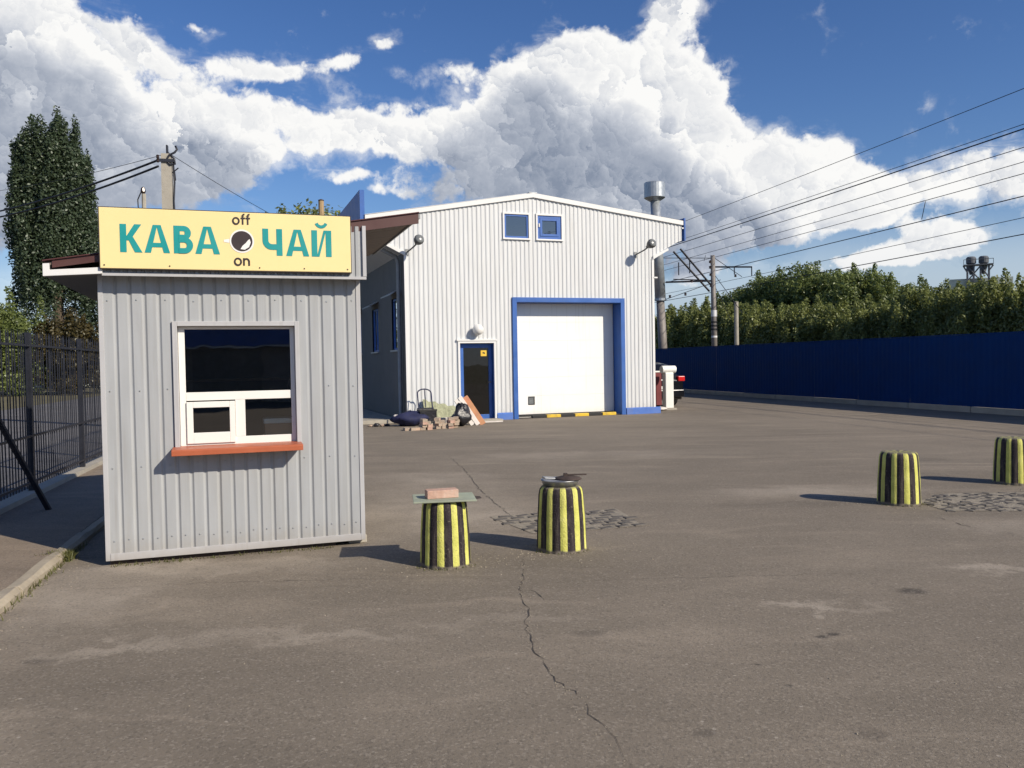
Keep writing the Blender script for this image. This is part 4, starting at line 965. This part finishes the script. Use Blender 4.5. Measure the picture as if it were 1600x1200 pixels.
# ------------------------------------------------------------------ right of the hall: white post, cabinet, car
ps = thing('white_post', 'white metal post with a rounded cap beside the hall corner', 'post', (4.97, 26.3, 0), HA)
b = MB(); b.box(-.145, .145, -.11, .11, .05, 1.18); b.build('column', 'white_plastic', ps, bevel=.02)
b = MB(); b.tube([(-.24, 0, 1.28), (.26, 0, 1.28)], .12, 18); b.build('cap', 'white_plastic', ps, bevel=.02)
b = MB(); b.box(-.22, .22, -.16, .16, .0, .05); b.build('foot', 'concrete', ps)
cb = thing('cabinet', 'dark red metal cabinet between the hall and the white post', 'cabinet', (4.50, 26.9, 0), HA)
b = MB(); b.box(-.30, .30, -.22, .22, .12, 1.18); b.build('body', 'maroon', cb, bevel=.01)
b = MB(); b.box(-.32, .32, -.24, .24, 1.182, 1.23); b.build('top', 'white_plastic', cb, bevel=.01)
for sx in (-.26, .26):
    b = MB(); b.box(sx-.03, sx+.03, -.2, .2, 0, .12); b.build('leg', 'black_metal', cb)
o = lump('bundle', 'board_white', .22, .10, .12, 41, loc=(4.62, 25.75, 0), rot=(0, 0, .2)); tag(o, 'white bundle lying on the ground beside the white post', 'bundle')

def car(loc, rz_):
    c = thing('parked_car', 'black car parked tail first behind the white post', 'car', loc, rz_)
    # stations along y (rear at 0, front at 4.2): half width at sill, belt, roof; heights
    ST = [(0.0, .74, .30, .84, .86, .62, .90), (.12, .84, .24, .87, .98, .66, 1.10), (.55, .86, .22, .88, 1.0, .62, 1.44), (1.1, .87, .2, .88, 1.0, .62, 1.51), (2.0, .87, .2, .88, .98, .62, 1.50), (2.7, .87, .2, .88, .96, .58, 1.38), (3.25, .86, .2, .86, .93, .66, .97), (3.9, .83, .24, .82, .78, .60, .82), (4.2, .70, .34, .70, .60, .52, .64)]
    mb = MB()
    for (y, ws, zs, wb, zb3, wr, zr) in ST:
        for sgn in (-1, 1):
            pass
        mb.v += [(-ws, y, zs), (-wb, y, (zs+zb3)/2), (-wb*.99, y, zb3), (-wr, y, zr-.03), (-wr*.6, y, zr), (wr*.6, y, zr), (wr, y, zr-.03), (wb*.99, y, zb3), (wb, y, (zs+zb3)/2), (ws, y, zs)]
    n = 10
    for k in range(len(ST)-1):
        for j in range(n-1): a = k*n+j; mb.f.append((a, a+n, a+n+1, a+1))
        mb.f.append((k*n+n-1, (k+1)*n+n-1, (k+1)*n, k*n))
    mb.f.append(tuple(range(n))); mb.f.append(tuple((len(ST)-1)*n+j for j in reversed(range(n))))
    mb.build('body', 'car_paint', c, smooth=False, bevel=.03)
    w = MB(); w.quad((-.58, .145, 1.11), (.58, .145, 1.11), (.54, .50, 1.40), (-.54, .50, 1.40)); w.build('rear_window', 'lamp_glass', c)
    for sx in (-1, 1):
        w = MB(); w.quad((sx*.872, .75, 1.02), (sx*.872, 2.9, 1.0), (sx*.66, 2.45, 1.38), (sx*.655, .95, 1.42)); w.build('side_window', 'lamp_glass', c)
        t = MB(); t.box(sx*.84-.16, sx*.84+.05, -.03, .22, .92, 1.08) if sx < 0 else t.box(.84-.22, .84+.035, -.05, .20, .86, 1.03); t.build('tail_light', 'tail_red', c, bevel=.02)
        for y in (.75, 3.35):
            wh = MB(); wh.tube([(sx*.70, y, .31), (sx*.89, y, .31)], .31, 24); wo_ = wh.build('wheel', 'tyre', c)
            r_ = MB(); r_.tube([(sx*.885, y, .31), (sx*.90, y, .31)], .20, 18); r_.build('rim', 'rim', wo_)
    b = MB(); b.box(-.82, .82, -.09, .06, .34, .58); b.build('bumper', 'car_paint', c, bevel=.03)
    b = MB(); b.box(-.26, .26, -.1, -.092, .60, .71); b.build('number_plate', 'white_plastic', c)
    return c
car((5.0, 27.6, 0), HA)

# ------------------------------------------------------------------ blue fence
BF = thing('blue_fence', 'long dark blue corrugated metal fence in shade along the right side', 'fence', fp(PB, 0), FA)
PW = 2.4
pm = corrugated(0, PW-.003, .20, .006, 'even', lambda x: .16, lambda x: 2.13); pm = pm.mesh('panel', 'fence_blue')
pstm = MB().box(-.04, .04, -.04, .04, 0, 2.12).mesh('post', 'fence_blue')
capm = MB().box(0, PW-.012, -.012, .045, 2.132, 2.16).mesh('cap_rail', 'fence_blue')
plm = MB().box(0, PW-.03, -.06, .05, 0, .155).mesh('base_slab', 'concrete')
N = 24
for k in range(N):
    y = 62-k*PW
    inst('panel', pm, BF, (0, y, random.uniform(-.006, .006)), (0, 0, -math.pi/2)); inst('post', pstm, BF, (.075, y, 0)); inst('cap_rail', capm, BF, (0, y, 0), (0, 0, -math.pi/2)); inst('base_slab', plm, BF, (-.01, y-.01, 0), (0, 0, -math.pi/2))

# ------------------------------------------------------------------ black railings on the left
RL = thing('iron_railings', 'black iron picket railings along the pavement at the left', 'fence', fp(PF, 0), FA)
pk = MB(); pk.box(-.006, .006, -.006, .006, .10, 1.98); pk.v += [(0, 0, 2.05)]; i = len(pk.v)-1; pk.f += [(4, 5, i), (5, 6, i), (6, 7, i), (7, 4, i)]
pkm = pk.mesh('picket', 'black_metal')
y = 4.6; k = 0
while y < 30 and k < 260:
    inst('picket', pkm, RL, (0, y, .05), (random.gauss(0, .004), random.gauss(0, .004), 0)); y += .102; k += 1
rm = MB().box(-.014, .014, 0, 2.45, -.014, .014).mesh('rail', 'black_metal')
psm = MB().box(-.033, .033, -.033, .033, 0, 2.02).mesh('post', 'black_metal')
for j in range(-2, 9):
    y = 11.43+(-.02)+j*2.45-0.0
    inst('post', psm, RL, (-.0, y, .05))
    for z in (.17, .74, 1.86): inst('rail', rm, RL, (.022, y+.002, z+.05))
b = MB(); b.tube([(.05, 8.95, 1.95), (.52, 11.25-1.1, .05)], .033, 8); b.build('brace', 'black_metal', RL)
b = MB(); b.box(-.10, .10, 2, 30, .045, .11); b.build('footing', 'concrete', RL)

# ------------------------------------------------------------------ poles, mast, flue, wires
def wire(name, pts, r, label, sag=0., n=14, grp=None):
    P = []
    for a, b in zip(pts[:-1], pts[1:]):
        a, b = Vector(a), Vector(b)
        for k in range(n):
            t = k/n; q = a.lerp(b, t); q.z -= sag*4*t*(1-t); P.append(q)
    P.append(Vector(pts[-1])); o = MB().tube(P, r, 5).build(name, 'wire', None, True); return tag(o, label, 'wire', grp)
up = thing('utility_pole', 'square concrete utility pole with black cables rising behind the kiosk', 'pole', (-9.03, 22., 0), R(14))
b = MB(); b.prism([(-.16, -.16), (.16, -.16), (.16, .16), (-.16, .16)], 'z', 0, .05)
b = MB(); n0 = [(-.155, -.14), (.155, -.14), (.155, .14), (-.155, .14)]; b.v = [(x, y, 0) for x, y in n0]+[(x*.82, y*.82, 7.25) for x, y in n0]; b.f = [(0, 1, 5, 4), (1, 2, 6, 5), (2, 3, 7, 6), (3, 0, 4, 7), (4, 5, 6, 7)]
b.build('shaft', 'concrete', up)
b = MB(); b.box(-.20, .20, -.16, -.125, 7.02, 7.10); b.box(.0, .04, -.10, .06, 7.25, 7.48); b.build('bracket', 'black_metal', up)
b = MB(); b.tube([(.02, -.05, 7.3), (.1, -.1, 7.22), (.2, -.12, 7.12), (.22, -.12, 6.98), (.1, -.13, 6.95), (.0, -.13, 7.06), (.08, -.14, 7.2), (.22, -.14, 7.28), (.28, -.14, 7.36), (.24, -.12, 7.45)], .028, 7); b.build('cable_loop', 'black_metal', up, smooth=True)
b = MB(); b.tube([(.17, -.1, 7.05), (.19, -.08, 6.5), (.16, -.1, 6.0), (.2, -.08, 5.0), (.18, -.1, .3)], .024, 7); b.build('down_cable', 'black_metal', up, smooth=True)
b = MB(); b.tube([(.14, -.1, 6.75), (.30, -.12, 6.88)], .016, 6); b.tube([(.2, -.1, 6.8), (.22, -.1, 6.55)], .016, 6); b.build('hook', 'black_metal', up)
for z in (7.1, 7.0):
    b = MB(); b.lathe([(.02, 0), (.045, .02), (.03, .05), (.045, .08), (.02, .1)], 10, (-.2, -.14, z)); b.build('insulator', 'insulator', up)
wire('cable', [(-9.22, 21.9, 7.08), (-18.9, 30.0, 7.28), (-32, 41, 7.6)], .03, 'upper black cable running left from the utility pole', .12, grp='cables on the utility pole')
wire('cable', [(-9.22, 21.9, 6.92), (-18.9, 30.0, 7.08), (-32, 41, 7.4)], .03, 'lower black cable running left from the utility pole', .14, grp='cables on the utility pole')
wire('cable', [(-9.0, 22.1, 7.3), (-6.9, 30.5, 6.2)], .008, 'thin wire sloping right from the utility pole top', .1)
wire('cable', [(-9.1, 22., 7.25), (-20, 32, 8.5)], .008, 'thin wire running left from the utility pole top', .1)
fp_ = thing('far_pole', 'slim pole with a dark top peeking over the signboard', 'pole', (-30.8, 70, 0), 0)
b = MB(); b.tube([(0, 0, 0), (0, 0, 8), (.05, 0, 16.3)], [.26, .23, .18], 8); b.build('shaft', 'concrete', fp_)
b = MB(); b.lathe([(.10, 0), (.22, .2), (.16, .5), (.05, .6)], 10, (.0, 0, 16.3)); b.build('insulator', 'insulator', fp_)
b = MB(); b.tube([(-.1, -.2, 16.4), (-.38, -.2, 15.8), (-.36, -.2, 15.2), (-.1, -.2, 14.6)], .05, 6); b.build('cable_loop', 'wire', fp_)
wp = thing('wooden_post', 'tan wooden pole top rising behind the signboard', 'pole', (-6.18, 27.2, 0), 0)
b = MB(); b.tube([(0, 0, 0), (.03, 0, 6.98)], [.12, .088], 10); b.build('shaft', 'wood_pole', wp)
b = MB(); b.lathe([(.095, 0), (.095, .03), (.02, .06)], 10, (.03, 0, 6.985)); b.build('cap', 'rust', wp)

fl_ = thing('flue_stack', 'tall metal flue pipe with a drum cowl behind the right end of the hall', 'chimney', (8.47, 45.7, 0), 0)
b = MB(); b.tube([(0, 0, 0), (-.20, 0, 4.9)], [.26, .22], 14); b.build('lower_pipe', 'pole_steel', fl_, smooth=True)
b = MB(); b.tube([(-.19, 0, 4.85), (-.43, 0, 10.7)], [.30, .27], 16); b.build('upper_pipe', 'galv', fl_, smooth=True)
b = MB(); b.lathe([(.33, 0), (.33, .12)], 16, (-.195, 0, 4.84)); b.build('collar', 'galv', fl_)
b = MB(); b.lathe([(.30, -.1), (.56, .06), (.58, .08), (.58, .86), (.55, .90), (.10, .95)], 24, (-.44, 0, 10.42)); b.build('cowl', 'galv', fl_, smooth=False)

ms_ = thing('catenary_mast', 'dark railway mast with slanting struts and cross arms behind the blue fence', 'mast', (11.14, 45.38, 0), 0)
b = MB(); b.tube([(0.03, 0, 0), (.0, 0, 4), (-.03, 0, 7.25)], [.17, .145, .12], 12); b.build('shaft', 'pole_steel', ms_, smooth=True)
for z in (2.75, 3.15, 3.35, 3.55, 3.9):
    b = MB(); b.lathe([(.160, 0), (.160, .10 if z != 3.9 else .35)], 14, (.01, 0, z)); b.build('band', 'white_trim' if z in (2.75, 3.9) else 'hazard_black', ms_)
for (x0, z0, x1, z1) in ((-2.18, 7.50, -.22, 5.28), (-1.80, 7.64, -.08, 5.56)):
    b = MB(); b.tube([(x0, 0, z0), (x1, 0, z1)], .055, 6); b.build('strut', 'black_metal', ms_)
for (x0, z0, x1, z1, r) in ((0, 6.62, 2.12, 6.58, .045), (-2.62, 5.83, 0, 5.86, .05), (-2.2, 5.98, -.3, 5.90, .03)):
    b = MB(); b.tube([(x0, 0, z0), (x1, 0, z1)], r, 6); b.build('cross_arm', 'black_metal', ms_)
for (x, z0, z1) in ((2.1, 6.1, 6.58), (1.15, 6.2, 6.6), (-1.3, 7.0, 6.3), (-1.9, 6.9, 6.2)):
    b = MB(); b.tube([(x, 0, z0), (x, 0, z1)], .03, 6); b.build('dropper', 'black_metal', ms_)
for (x, z) in ((-.18, 6.9), (-.18, 6.6), (-.16, 6.2), (-.15, 5.6), (-.7, 5.86), (-1.2, 5.86), (1.2, 6.12), (-1.55, 5.15), (-2.4, 5.05)):
    b = MB(); b.lathe([(.02, -.08), (.08, -.05), (.05, 0), (.08, .05), (.02, .08)], 8, (x, -.02, z)); b.build('insulator', 'insulator', ms_)
for (p0, p1) in (((0, 0, 7.1), (-2.6, .8, 7.25)), ((0, 0, 7.15), (2.4, 3, 6.35)), ((.05, 0, 6.2), (1.3, -1, 4.0)), ((.05, 0, 5.6), (1.0, .4, 3.8)), ((-2.6, 0, 4.9), (.9, 2, 6.1))):
    b = MB(); b.tube([p0, p1], .018, 5); b.build('stay_wire', 'wire', ms_)
pp_ = thing('plain_post', 'plain thin post standing right of the railway mast', 'post', (12.8, 46.95, 0), 0)
b = MB(); b.tube([(0, 0, 0), (0, 0, 4.75)], [.14, .12], 10); b.build('shaft', 'concrete', pp_); b = MB(); b.lathe([(.13, 0), (.13, .04), (.03, .06)], 10, (0, 0, 4.755)); b.build('cap', 'concrete', pp_)
ORD = ['topmost', 'second', 'third', 'fourth', 'fifth', 'sixth', 'seventh', 'eighth', 'lowest']
for i, (z, r) in enumerate(((10.21, .013), (9.06, .012), (8.91, .024), (8.31, .014), (7.84, .012), (7.46, .013), (6.73, .018), (6.03, .011), (5.49, .017))):
    dz = random.uniform(-.15, .15)
    wire('overhead_wire', [fp(23, -15, z+.5), fp(23, 22.1, z), fp(23, 75, z+dz), fp(23, 130, z)], r, 'overhead railway wire, %s of the nine crossing the right edge' % ORD[i], .12, grp='overhead wires above the blue fence')
for i, (s0, za, zb4, lab) in enumerate(((26.5, 7.40, 6.75, 'short dropper hanging between two overhead wires near the right edge'), (44, 7.62, 7.32, 'short dropper hanging between two overhead wires near the hall'))):
    wire('dropper_wire', [fp(23, s0, za), fp(23, s0+.2, zb4)], .014, lab, 0, 2)

# ------------------------------------------------------------------ far factory tower
ft = thing('factory_tower', 'dark factory tower with two drums far beyond the trees', 'tower', (84.7, 150, 0), R(-25))
for sx in (-1.05, .95):
    b = MB(); b.lathe([(.3, 0), (.78, .15), (.82, .25), (.82, 1.15), (.6, 1.4), (.2, 1.45)], 16, (sx, 0, 17.85)); b.build('drum', 'factory', ft)
    b = MB(); b.lathe([(.25, 0), (.62, 1.4), (.62, 1.6)], 12, (sx, 0, 16.0)); b.build('hopper', 'factory', ft)
b = MB(); b.box(-2.3, 2.4, -1.2, 1.2, 17.6, 17.8); b.build('platform', 'factory', ft)
b = MB()
for sx in (-2.3, 2.38):
    b.box(sx-.04, sx+.04, -1.2, -1.12, 17.8, 18.7)
b.box(-2.3, 2.4, -1.2, -1.14, 18.6, 18.7); b.build('handrail', 'factory', ft)
for sx in (-1.7, -.7, .4, 1.7):
    b = MB(); b.box(sx-.16, sx+.16, -.9, -.6, 0, 17.6); b.build('leg', 'factory', ft)
for (x0, z0, x1, z1) in ((-1.7, 14.8, .4, 17.5), (.4, 14.8, -1.7, 17.5), (.4, 17.5, 1.9, 15.), (-2.3, 17.5, -1.6, 16.2), (2.4, 17.5, 1.6, 16.4), (.4, 12, 1.7, 14.8), (-1.7, 12, -.7, 14.8)):
    b = MB(); b.tube([(x0, -.8, z0), (x1, -.8, z1)], .13, 6); b.build('diagonal', 'factory', ft)
b = MB(); b.box(-4.5, 5.5, -.3, 5.7, 0, 15.3); b.build('building_block', 'pale_panel', ft)

# ------------------------------------------------------------------ pale fence across the road
PFN = thing('panel_fence', 'pale greenish concrete panel fence far across the road', 'fence', (-52, 72, 0), R(6))
ppm = MB(); 
ppm = corrugated(0, 2.46, .41, .05, 'even', lambda x: 0, lambda x: 2.05).mesh('panel', 'pale_panel'); pcm = MB().box(-.09, .09, -.07, .07, 0, 2.2).mesh('post', 'pale_panel')
for k in range(13): inst('panel', ppm, PFN, (k*2.6+.09, 0, 0)); inst('post', pcm, PFN, (k*2.6, 0, 0))

# ------------------------------------------------------------------ trees
def leaf_mesh(name, material, P, O, size, rng, flat=.55):
    N_ = len(P)
    nrm = O*flat+rng.normal(size=(N_, 3))*.42+np.array([0, 0, .2]); nrm /= np.linalg.norm(nrm, axis=1)[:, None]
    t = np.cross(nrm, rng.normal(size=(N_, 3))); t /= np.linalg.norm(t, axis=1)[:, None]; b = np.cross(nrm, t)
    sz = (size*rng.uniform(.6, 1.35, N_))[:, None]
    V = np.empty((N_, 4, 3)); V[:, 0] = P-t*sz; V[:, 1] = P+b*sz*.55; V[:, 2] = P+t*sz; V[:, 3] = P-b*sz*.55
    me = bpy.data.meshes.new(name); me.vertices.add(4*N_); me.vertices.foreach_set('co', V.ravel())
    me.loops.add(4*N_); me.loops.foreach_set('vertex_index', np.arange(4*N_, dtype=np.int32))
    me.polygons.add(N_); me.polygons.foreach_set('loop_start', np.arange(0, 4*N_, 4, dtype=np.int32)); me.polygons.foreach_set('loop_total', np.full(N_, 4, dtype=np.int32))
    me.update(calc_edges=True); at = me.attributes.new('tint', 'FLOAT', 'FACE'); at.data.foreach_set('value', rng.uniform(0, 1, N_).astype(np.float32))
    me.materials.append(MATS[material]); me.validate(); return me
def clumps_to_leaves(C, n_per, size, material, rng, stretch=(1, 1, 1)):
    P, O = [], []
    for (x, y, z, r) in C:
        k = int(n_per*r*r); d = rng.normal(size=(k, 3)); d /= np.linalg.norm(d, axis=1)[:, None]
        rad = r*(rng.uniform(.35, 1.0, k)**.6)*rng.uniform(.85, 1.12, k)
        P.append(np.array([x, y, z])+d*rad[:, None]*np.array(stretch)); O.append(d)
    return leaf_mesh('crown', material, np.vstack(P), np.vstack(O), size, rng)
def trunk_mesh(h, r, limbs, rng):
    mb = MB(); mb.tube([(0, 0, -.1), (.05*r, 0, h*.3), (.2*r, .1*r, h*.6), (0, 0, h)], [r*1.2, r*.9, r*.6, r*.15], 8)
    for (x, y, z, rr) in limbs:
        z0 = z*rng.uniform(.35, .6); mb.tube([(0, 0, z0), (x*.45, y*.45, z0+(z-z0)*.6), (x*.9, y*.9, z)], [r*.4, r*.28, r*.08], 6)
    return mb.mesh('trunk', 'bark')
# poplar
rng = np.random.default_rng(11); C = []
prof = [(1.5, 2.4), (4, 3.3), (8, 3.75), (12, 3.8), (16, 3.35), (19, 2.5), (20.6, 1.6), (21.3, .7)]
HT = lambda q: float(np.interp(q, [0, 1.0, 1.8, 2.5, 3.0, 3.4], [21.4, 21.0, 20.2, 18.4, 15.5, 11.5]))
for k in range(120):       # upright limbs packed into a column, each with its own tip
    a = rng.uniform(0, 2*math.pi); q = 3.35*math.sqrt(rng.uniform(.0, 1)); tip = HT(q)*rng.uniform(.88, 1.02); z = tip; z_end = max(1.6, tip-rng.uniform(5, 9))
    while z > z_end:
        f = (tip-z)/6.; lean = 1-.10*f; rr = .34+.42*min(1, f*2.2)
        C.append((q*lean*math.cos(a)+rng.normal()*.10, q*lean*math.sin(a)+rng.normal()*.10, z, rr*rng.uniform(.75, 1.15))); z -= rr*1.15
for k in range(120):
    z = 1.8+12*rng.uniform(); rr = np.interp(z, [p[0] for p in prof], [p[1] for p in prof]); a = rng.uniform(0, 2*math.pi); q = rr*rng.uniform(.2, .92)
    C.append((q*math.cos(a), q*math.sin(a), z, rng.uniform(.45, .8)))
pt = thing('poplar_tree', 'tall dark green poplar tree rising behind the black railings', 'tree', (-36.1, 66, 0), 0); pt.scale = (1.03, 1.03, 1.035)
o = bpy.data.objects.new('crown', clumps_to_leaves(C, 300, .115, 'leaf_poplar', rng, (.9, .9, 1.5))); COL.objects.link(o); o.parent = pt
o = bpy.data.objects.new('trunk', trunk_mesh(20, .45, C[:30], rng)); COL.objects.link(o); o.parent = pt
def bush_meshes(seed, R_, h, nclump, n_per, leaf, material, low=.12, shoots=26, dome=.80):
    rng = np.random.default_rng(seed); C = []
    for k in range(nclump):
        a = rng.uniform(0, 2*math.pi); v = rng.uniform(low, 1); q = R_*math.sqrt(max(0, 1-(abs(v-.45)/.60)**2.2))*rng.uniform(.3, 1.0)
        C.append((q*math.cos(a), q*math.sin(a), h*v*dome, rng.uniform(.08, .16)*h*.9))
    for k in range(shoots):    # leafy shoots of uneven height breaking the outline
        a = rng.uniform(0, 2*math.pi); q = R_*math.sqrt(rng.uniform(0, .95)); top = h*(.62+.38*math.sqrt(max(0, 1-(q/R_)**2)))*rng.uniform(.72, 1.10); z = top
        for m2 in range(7):
            rr = h*(.022+.011*m2)*rng.uniform(.8, 1.2); C.append((q*math.cos(a)+rng.normal()*.05*h*.2, q*math.sin(a)+rng.normal()*.05*h*.2, z, rr)); z -= rr*1.25
    return clumps_to_leaves(C, n_per, leaf, material, rng), trunk_mesh(h*.8, h*.025, C[:9], rng)
def place_tree(name, meshes, loc, rz_, sc, label, group=None):
    o = thing(name, label, 'tree', loc, rz_, group); o.scale = sc
    inst('crown', meshes[0], o); inst('trunk', meshes[1], o); return o
LB = bush_meshes(21, 3.4, 7.0, 80, 420, .10, 'leaf_row_b')
OB = bush_meshes(22, 2.6, 5.4, 60, 480, .10, 'leaf_olive')
DB = bush_meshes(23, 2.6, 4.6, 60, 480, .10, 'leaf_poplar')
place_tree('leafy_tree', LB, (-34.0, 54.5, 0), 0, (1, 1, 1), 'broad green tree at the far left edge behind the railings')
place_tree('leafy_tree', OB, (-29.3, 55.5, 0), 1, (1, 1, 1), 'small olive brown tree in front of the poplar')
place_tree('leafy_tree', DB, (-31.2, 58, 0), 2, (1, 1, .9), 'low dark bush in front of the pale fence under the poplar')
place_tree('leafy_tree', DB, (-36.5, 60, 0), 4, (1.3, 1, 1.1), 'low dark bush at the far left under the poplar')
BT = bush_meshes(24, 4.2, 10.5, 110, 260, .12, 'leaf_row', .3, 20, .9)
place_tree('leafy_tree', BT, (-11.0, 45, 0), 0, (1.05, 1.05, .965), 'green tree top showing above the signboard')
rowA = [bush_meshes(31+k, 4.0, 8.6, 105, 480, .11, 'leaf_row_b', .1, 18, .90) for k in range(3)]
rowB = [bush_meshes(41+k, 2.3, 5.2, 55, 760, .085, 'leaf_row', .05, 44) for k in range(4)]
NTH = ['first', 'second', 'third', 'fourth', 'fifth', 'sixth', 'seventh', 'eighth', 'ninth', 'tenth', 'eleventh', 'twelfth', 'thirteenth', 'fourteenth', 'fifteenth', 'sixteenth', 'seventeenth', 'eighteenth', 'nineteenth', 'twentieth', 'twenty-first', 'twenty-second', 'twenty-third', 'twenty-fourth']
LA = ['round dark tree crown nearest the railway mast', 'round tree crown second from the mast in the tall group', 'tallest round tree crown behind the blue fence', 'round tree crown just right of the tallest one', 'round tree crown fifth from the mast in the tall group', 'rightmost round crown of the tall tree group']
for i, (s_, h) in enumerate(((61.9, 7.7), (58.1, 8.5), (53.8, 8.8), (50.4, 8.1), (47.3, 7.7), (44.6, 6.8))):
    sc = h/8.9; place_tree('round_tree', rowA[i % 3], fp(36, s_, -.06), i*1.3, (sc*.95, sc*.95, sc), LA[i], 'tall round trees behind the blue fence')
for i, (s_, h) in enumerate(((62.8, 5.8), (60.1, 5.7), (57.8, 6.0), (55.4, 6.0), (53.2, 5.6), (50.9, 5.9), (48.6, 5.5), (46.3, 5.2), (44.0, 5.1), (41.9, 5.1), (39.7, 4.7), (37.6, 4.5), (35.8, 4.6), (34.2, 4.8), (32.9, 5.0), (31.8, 5.0), (30.8, 4.8), (29.7, 4.9), (28.6, 4.9), (27.5, 5.0), (26.4, 4.9), (25.1, 5.0), (23.7, 5.0), (22.3, 5.1))):
    sc = h/5.5; q = .85 if s_ < 36 else 1.05
    place_tree('hedge_tree', rowB[i % 4], fp(28+random.uniform(-.7, .7), s_, -.06), i*2.1, (sc*q, sc*q, sc), 'leafy young tree, %s from the hall in the front row behind the blue fence' % NTH[i], 'young trees in the row behind the blue fence')
for i in range(12):
    s_ = 66-i*3.6; sc = .75
    place_tree('hedge_tree', rowB[(i+1) % 4], fp(32+random.uniform(-1, 1), s_, -.06), i*1.7+.5, (1.3, 1.3, .95), 'leafy tree half hidden in the second row behind the blue fence, %s from the hall' % NTH[i], 'young trees in the second row behind the blue fence')

# ------------------------------------------------------------------ grit lying about
rng = np.random.default_rng(77); gm = MB()
def grit(x, y, z, r):
    i = len(gm.v); a0 = rng.uniform(0, 6.28)
    for k in range(4): a = a0+k*1.57+rng.uniform(-.4, .4); gm.v.append((x+r*math.cos(a)*rng.uniform(.6, 1.2), y+r*math.sin(a)*rng.uniform(.6, 1.2), z-.001))
    gm.v.append((x+r*rng.uniform(-.3, .3), y+r*rng.uniform(-.3, .3), z+r*rng.uniform(.5, 1.)))
    gm.f.extend([(i, i+1, i+4), (i+1, i+2, i+4), (i+2, i+3, i+4), (i+3, i, i+4)])
for _ in range(900):
    s_ = 2.5+22*rng.uniform()**1.6; grit(*fp(rng.uniform(PK+.1, 9), s_)[:2], .001, rng.uniform(.002, .008))
for _ in range(500):
    grit(*fp(PK+abs(rng.normal())*.15+.02, rng.uniform(4, 14))[:2], .001, rng.uniform(.002, .010))
for (cx, cy, sp_) in ((5.2, 8.9, .7), (.6, 8.2, .55), (-.5, 6.5, .3), (.4, 6.9, .3), (4.2, 8.9, .3)):
    for _ in range(150): grit(cx+rng.normal()*sp_, cy+rng.normal()*sp_*.6, .001, rng.uniform(.003, .011))
for pts in (((.08, 6.78), (.04, 5.55)), ((.04, 5.55), (.16, 4.3)), ((.16, 4.3), (.45, 3.1)), ((-1.13, 14.2), (-.02, 8.5))):
    for _ in range(70):
        q = rng.uniform(); grit(pts[0][0]+(pts[1][0]-pts[0][0])*q+rng.normal()*.03, pts[0][1]+(pts[1][1]-pts[0][1])*q, .001, rng.uniform(.002, .006))
tag(gm.build('grit', 'joint'), 'loose grit and small stones scattered over the asphalt', 'grit', kind='stuff')

# ------------------------------------------------------------------ grass tufts
def tuft(pts, h, n, label, seed):
    rng = np.random.default_rng(seed); mb = MB()
    for _ in range(n):
        k = rng.integers(len(pts)-1); a, b = np.array(pts[k]), np.array(pts[k+1]); q = a+(b-a)*rng.uniform()
        x, y = q+rng.normal(size=2)*.025; hh = h*rng.uniform(.3, 1.1); an = rng.uniform(0, 6.28); w = .004
        dx, dy = math.cos(an), math.sin(an); lx, ly = rng.normal(size=2)*hh*.45; z0 = q_z
        mb.quad((x-dx*w, y-dy*w, z0), (x+dx*w, y+dy*w, z0), (x+lx*.5+dx*w*.6, y+ly*.5+dy*w*.6, z0+hh*.6), (x+lx, y+ly, z0+hh), (x+lx*.5-dx*w*.6, y+ly*.5-dy*w*.6, z0+hh*.6))
    o = mb.build('dry_grass', 'leaf_grass'); tag(o, label, 'grass', kind='stuff'); return o
q_z = .0
ke = [Vector(fp(PK+.03, s_)) for s_ in (5.6, 6.6, 7.6, 8.2)]
tuft([(v.x, v.y) for v in ke], .05, 260, 'dry grass growing along the kerb left of the kiosk', 1)
v = Vector(fp(PK-.02, 7.7)); tuft([(v.x-.12, v.y-.04), (v.x+.06, v.y+.02), (v.x+.1, v.y-.12)], .09, 420, 'tuft of dry grass at the kerb beside the kiosk shadow', 2)
KM = K.matrix_basis
ke = [KM @ Vector((x, -.03, 0)) for x in (.05, .5, 1.0, 1.5, 1.8)]
tuft([(v.x, v.y) for v in ke], .03, 220, 'sparse dry weeds along the foot of the kiosk front', 3)
for i, ((x, y), sc, rz_, lab) in enumerate(BL):
    tuft([(x+.215*math.cos(a), y+.215*math.sin(a)) for a in [R(q) for q in range(-160, 10, 17)]], .022, 90, 'sparse weeds around the foot of a striped bollard, number %d from the left' % (i+1), 10+i)

# ------------------------------------------------------------------ added unseen block behind the viewer, made up for the panes to mirror
SB = thing('reflection_block', 'added out-of-view block with a blue band, there to be mirrored in the panes', 'building', (9.0, -24, 0), R(15))
b = MB(); b.box(-16, 14, -8, 0, 0, 6.2); b.build('wall', 'dark_brick', SB)
b = MB(); b.box(-8, 8, .002, .25, 2.6, 5.0); b.build('blue_band', 'blue_plinth', SB)
for (x0, x1, z0, z1) in ((-8, 8, 5.02, 5.12), (-8, 8, 2.5, 2.58), (-3.2, -3.0, .2, 5.0), (2.2, 2.4, .2, 5.0)):
    b = MB(); b.box(x0, x1, .26, .32, z0, z1); b.build('trim_strip', 'white_trim', SB)
b = MB(); b.box(-16.3, 14.3, -8.3, .3, 6.202, 6.45); b.build('roof', 'grey_paint', SB)
for k in range(5):
    b = MB(); b.box(-13+k*5.2, -10+k*5.2, .002, .06, .5, 2.4); b.build('window', 'lamp_glass', SB)
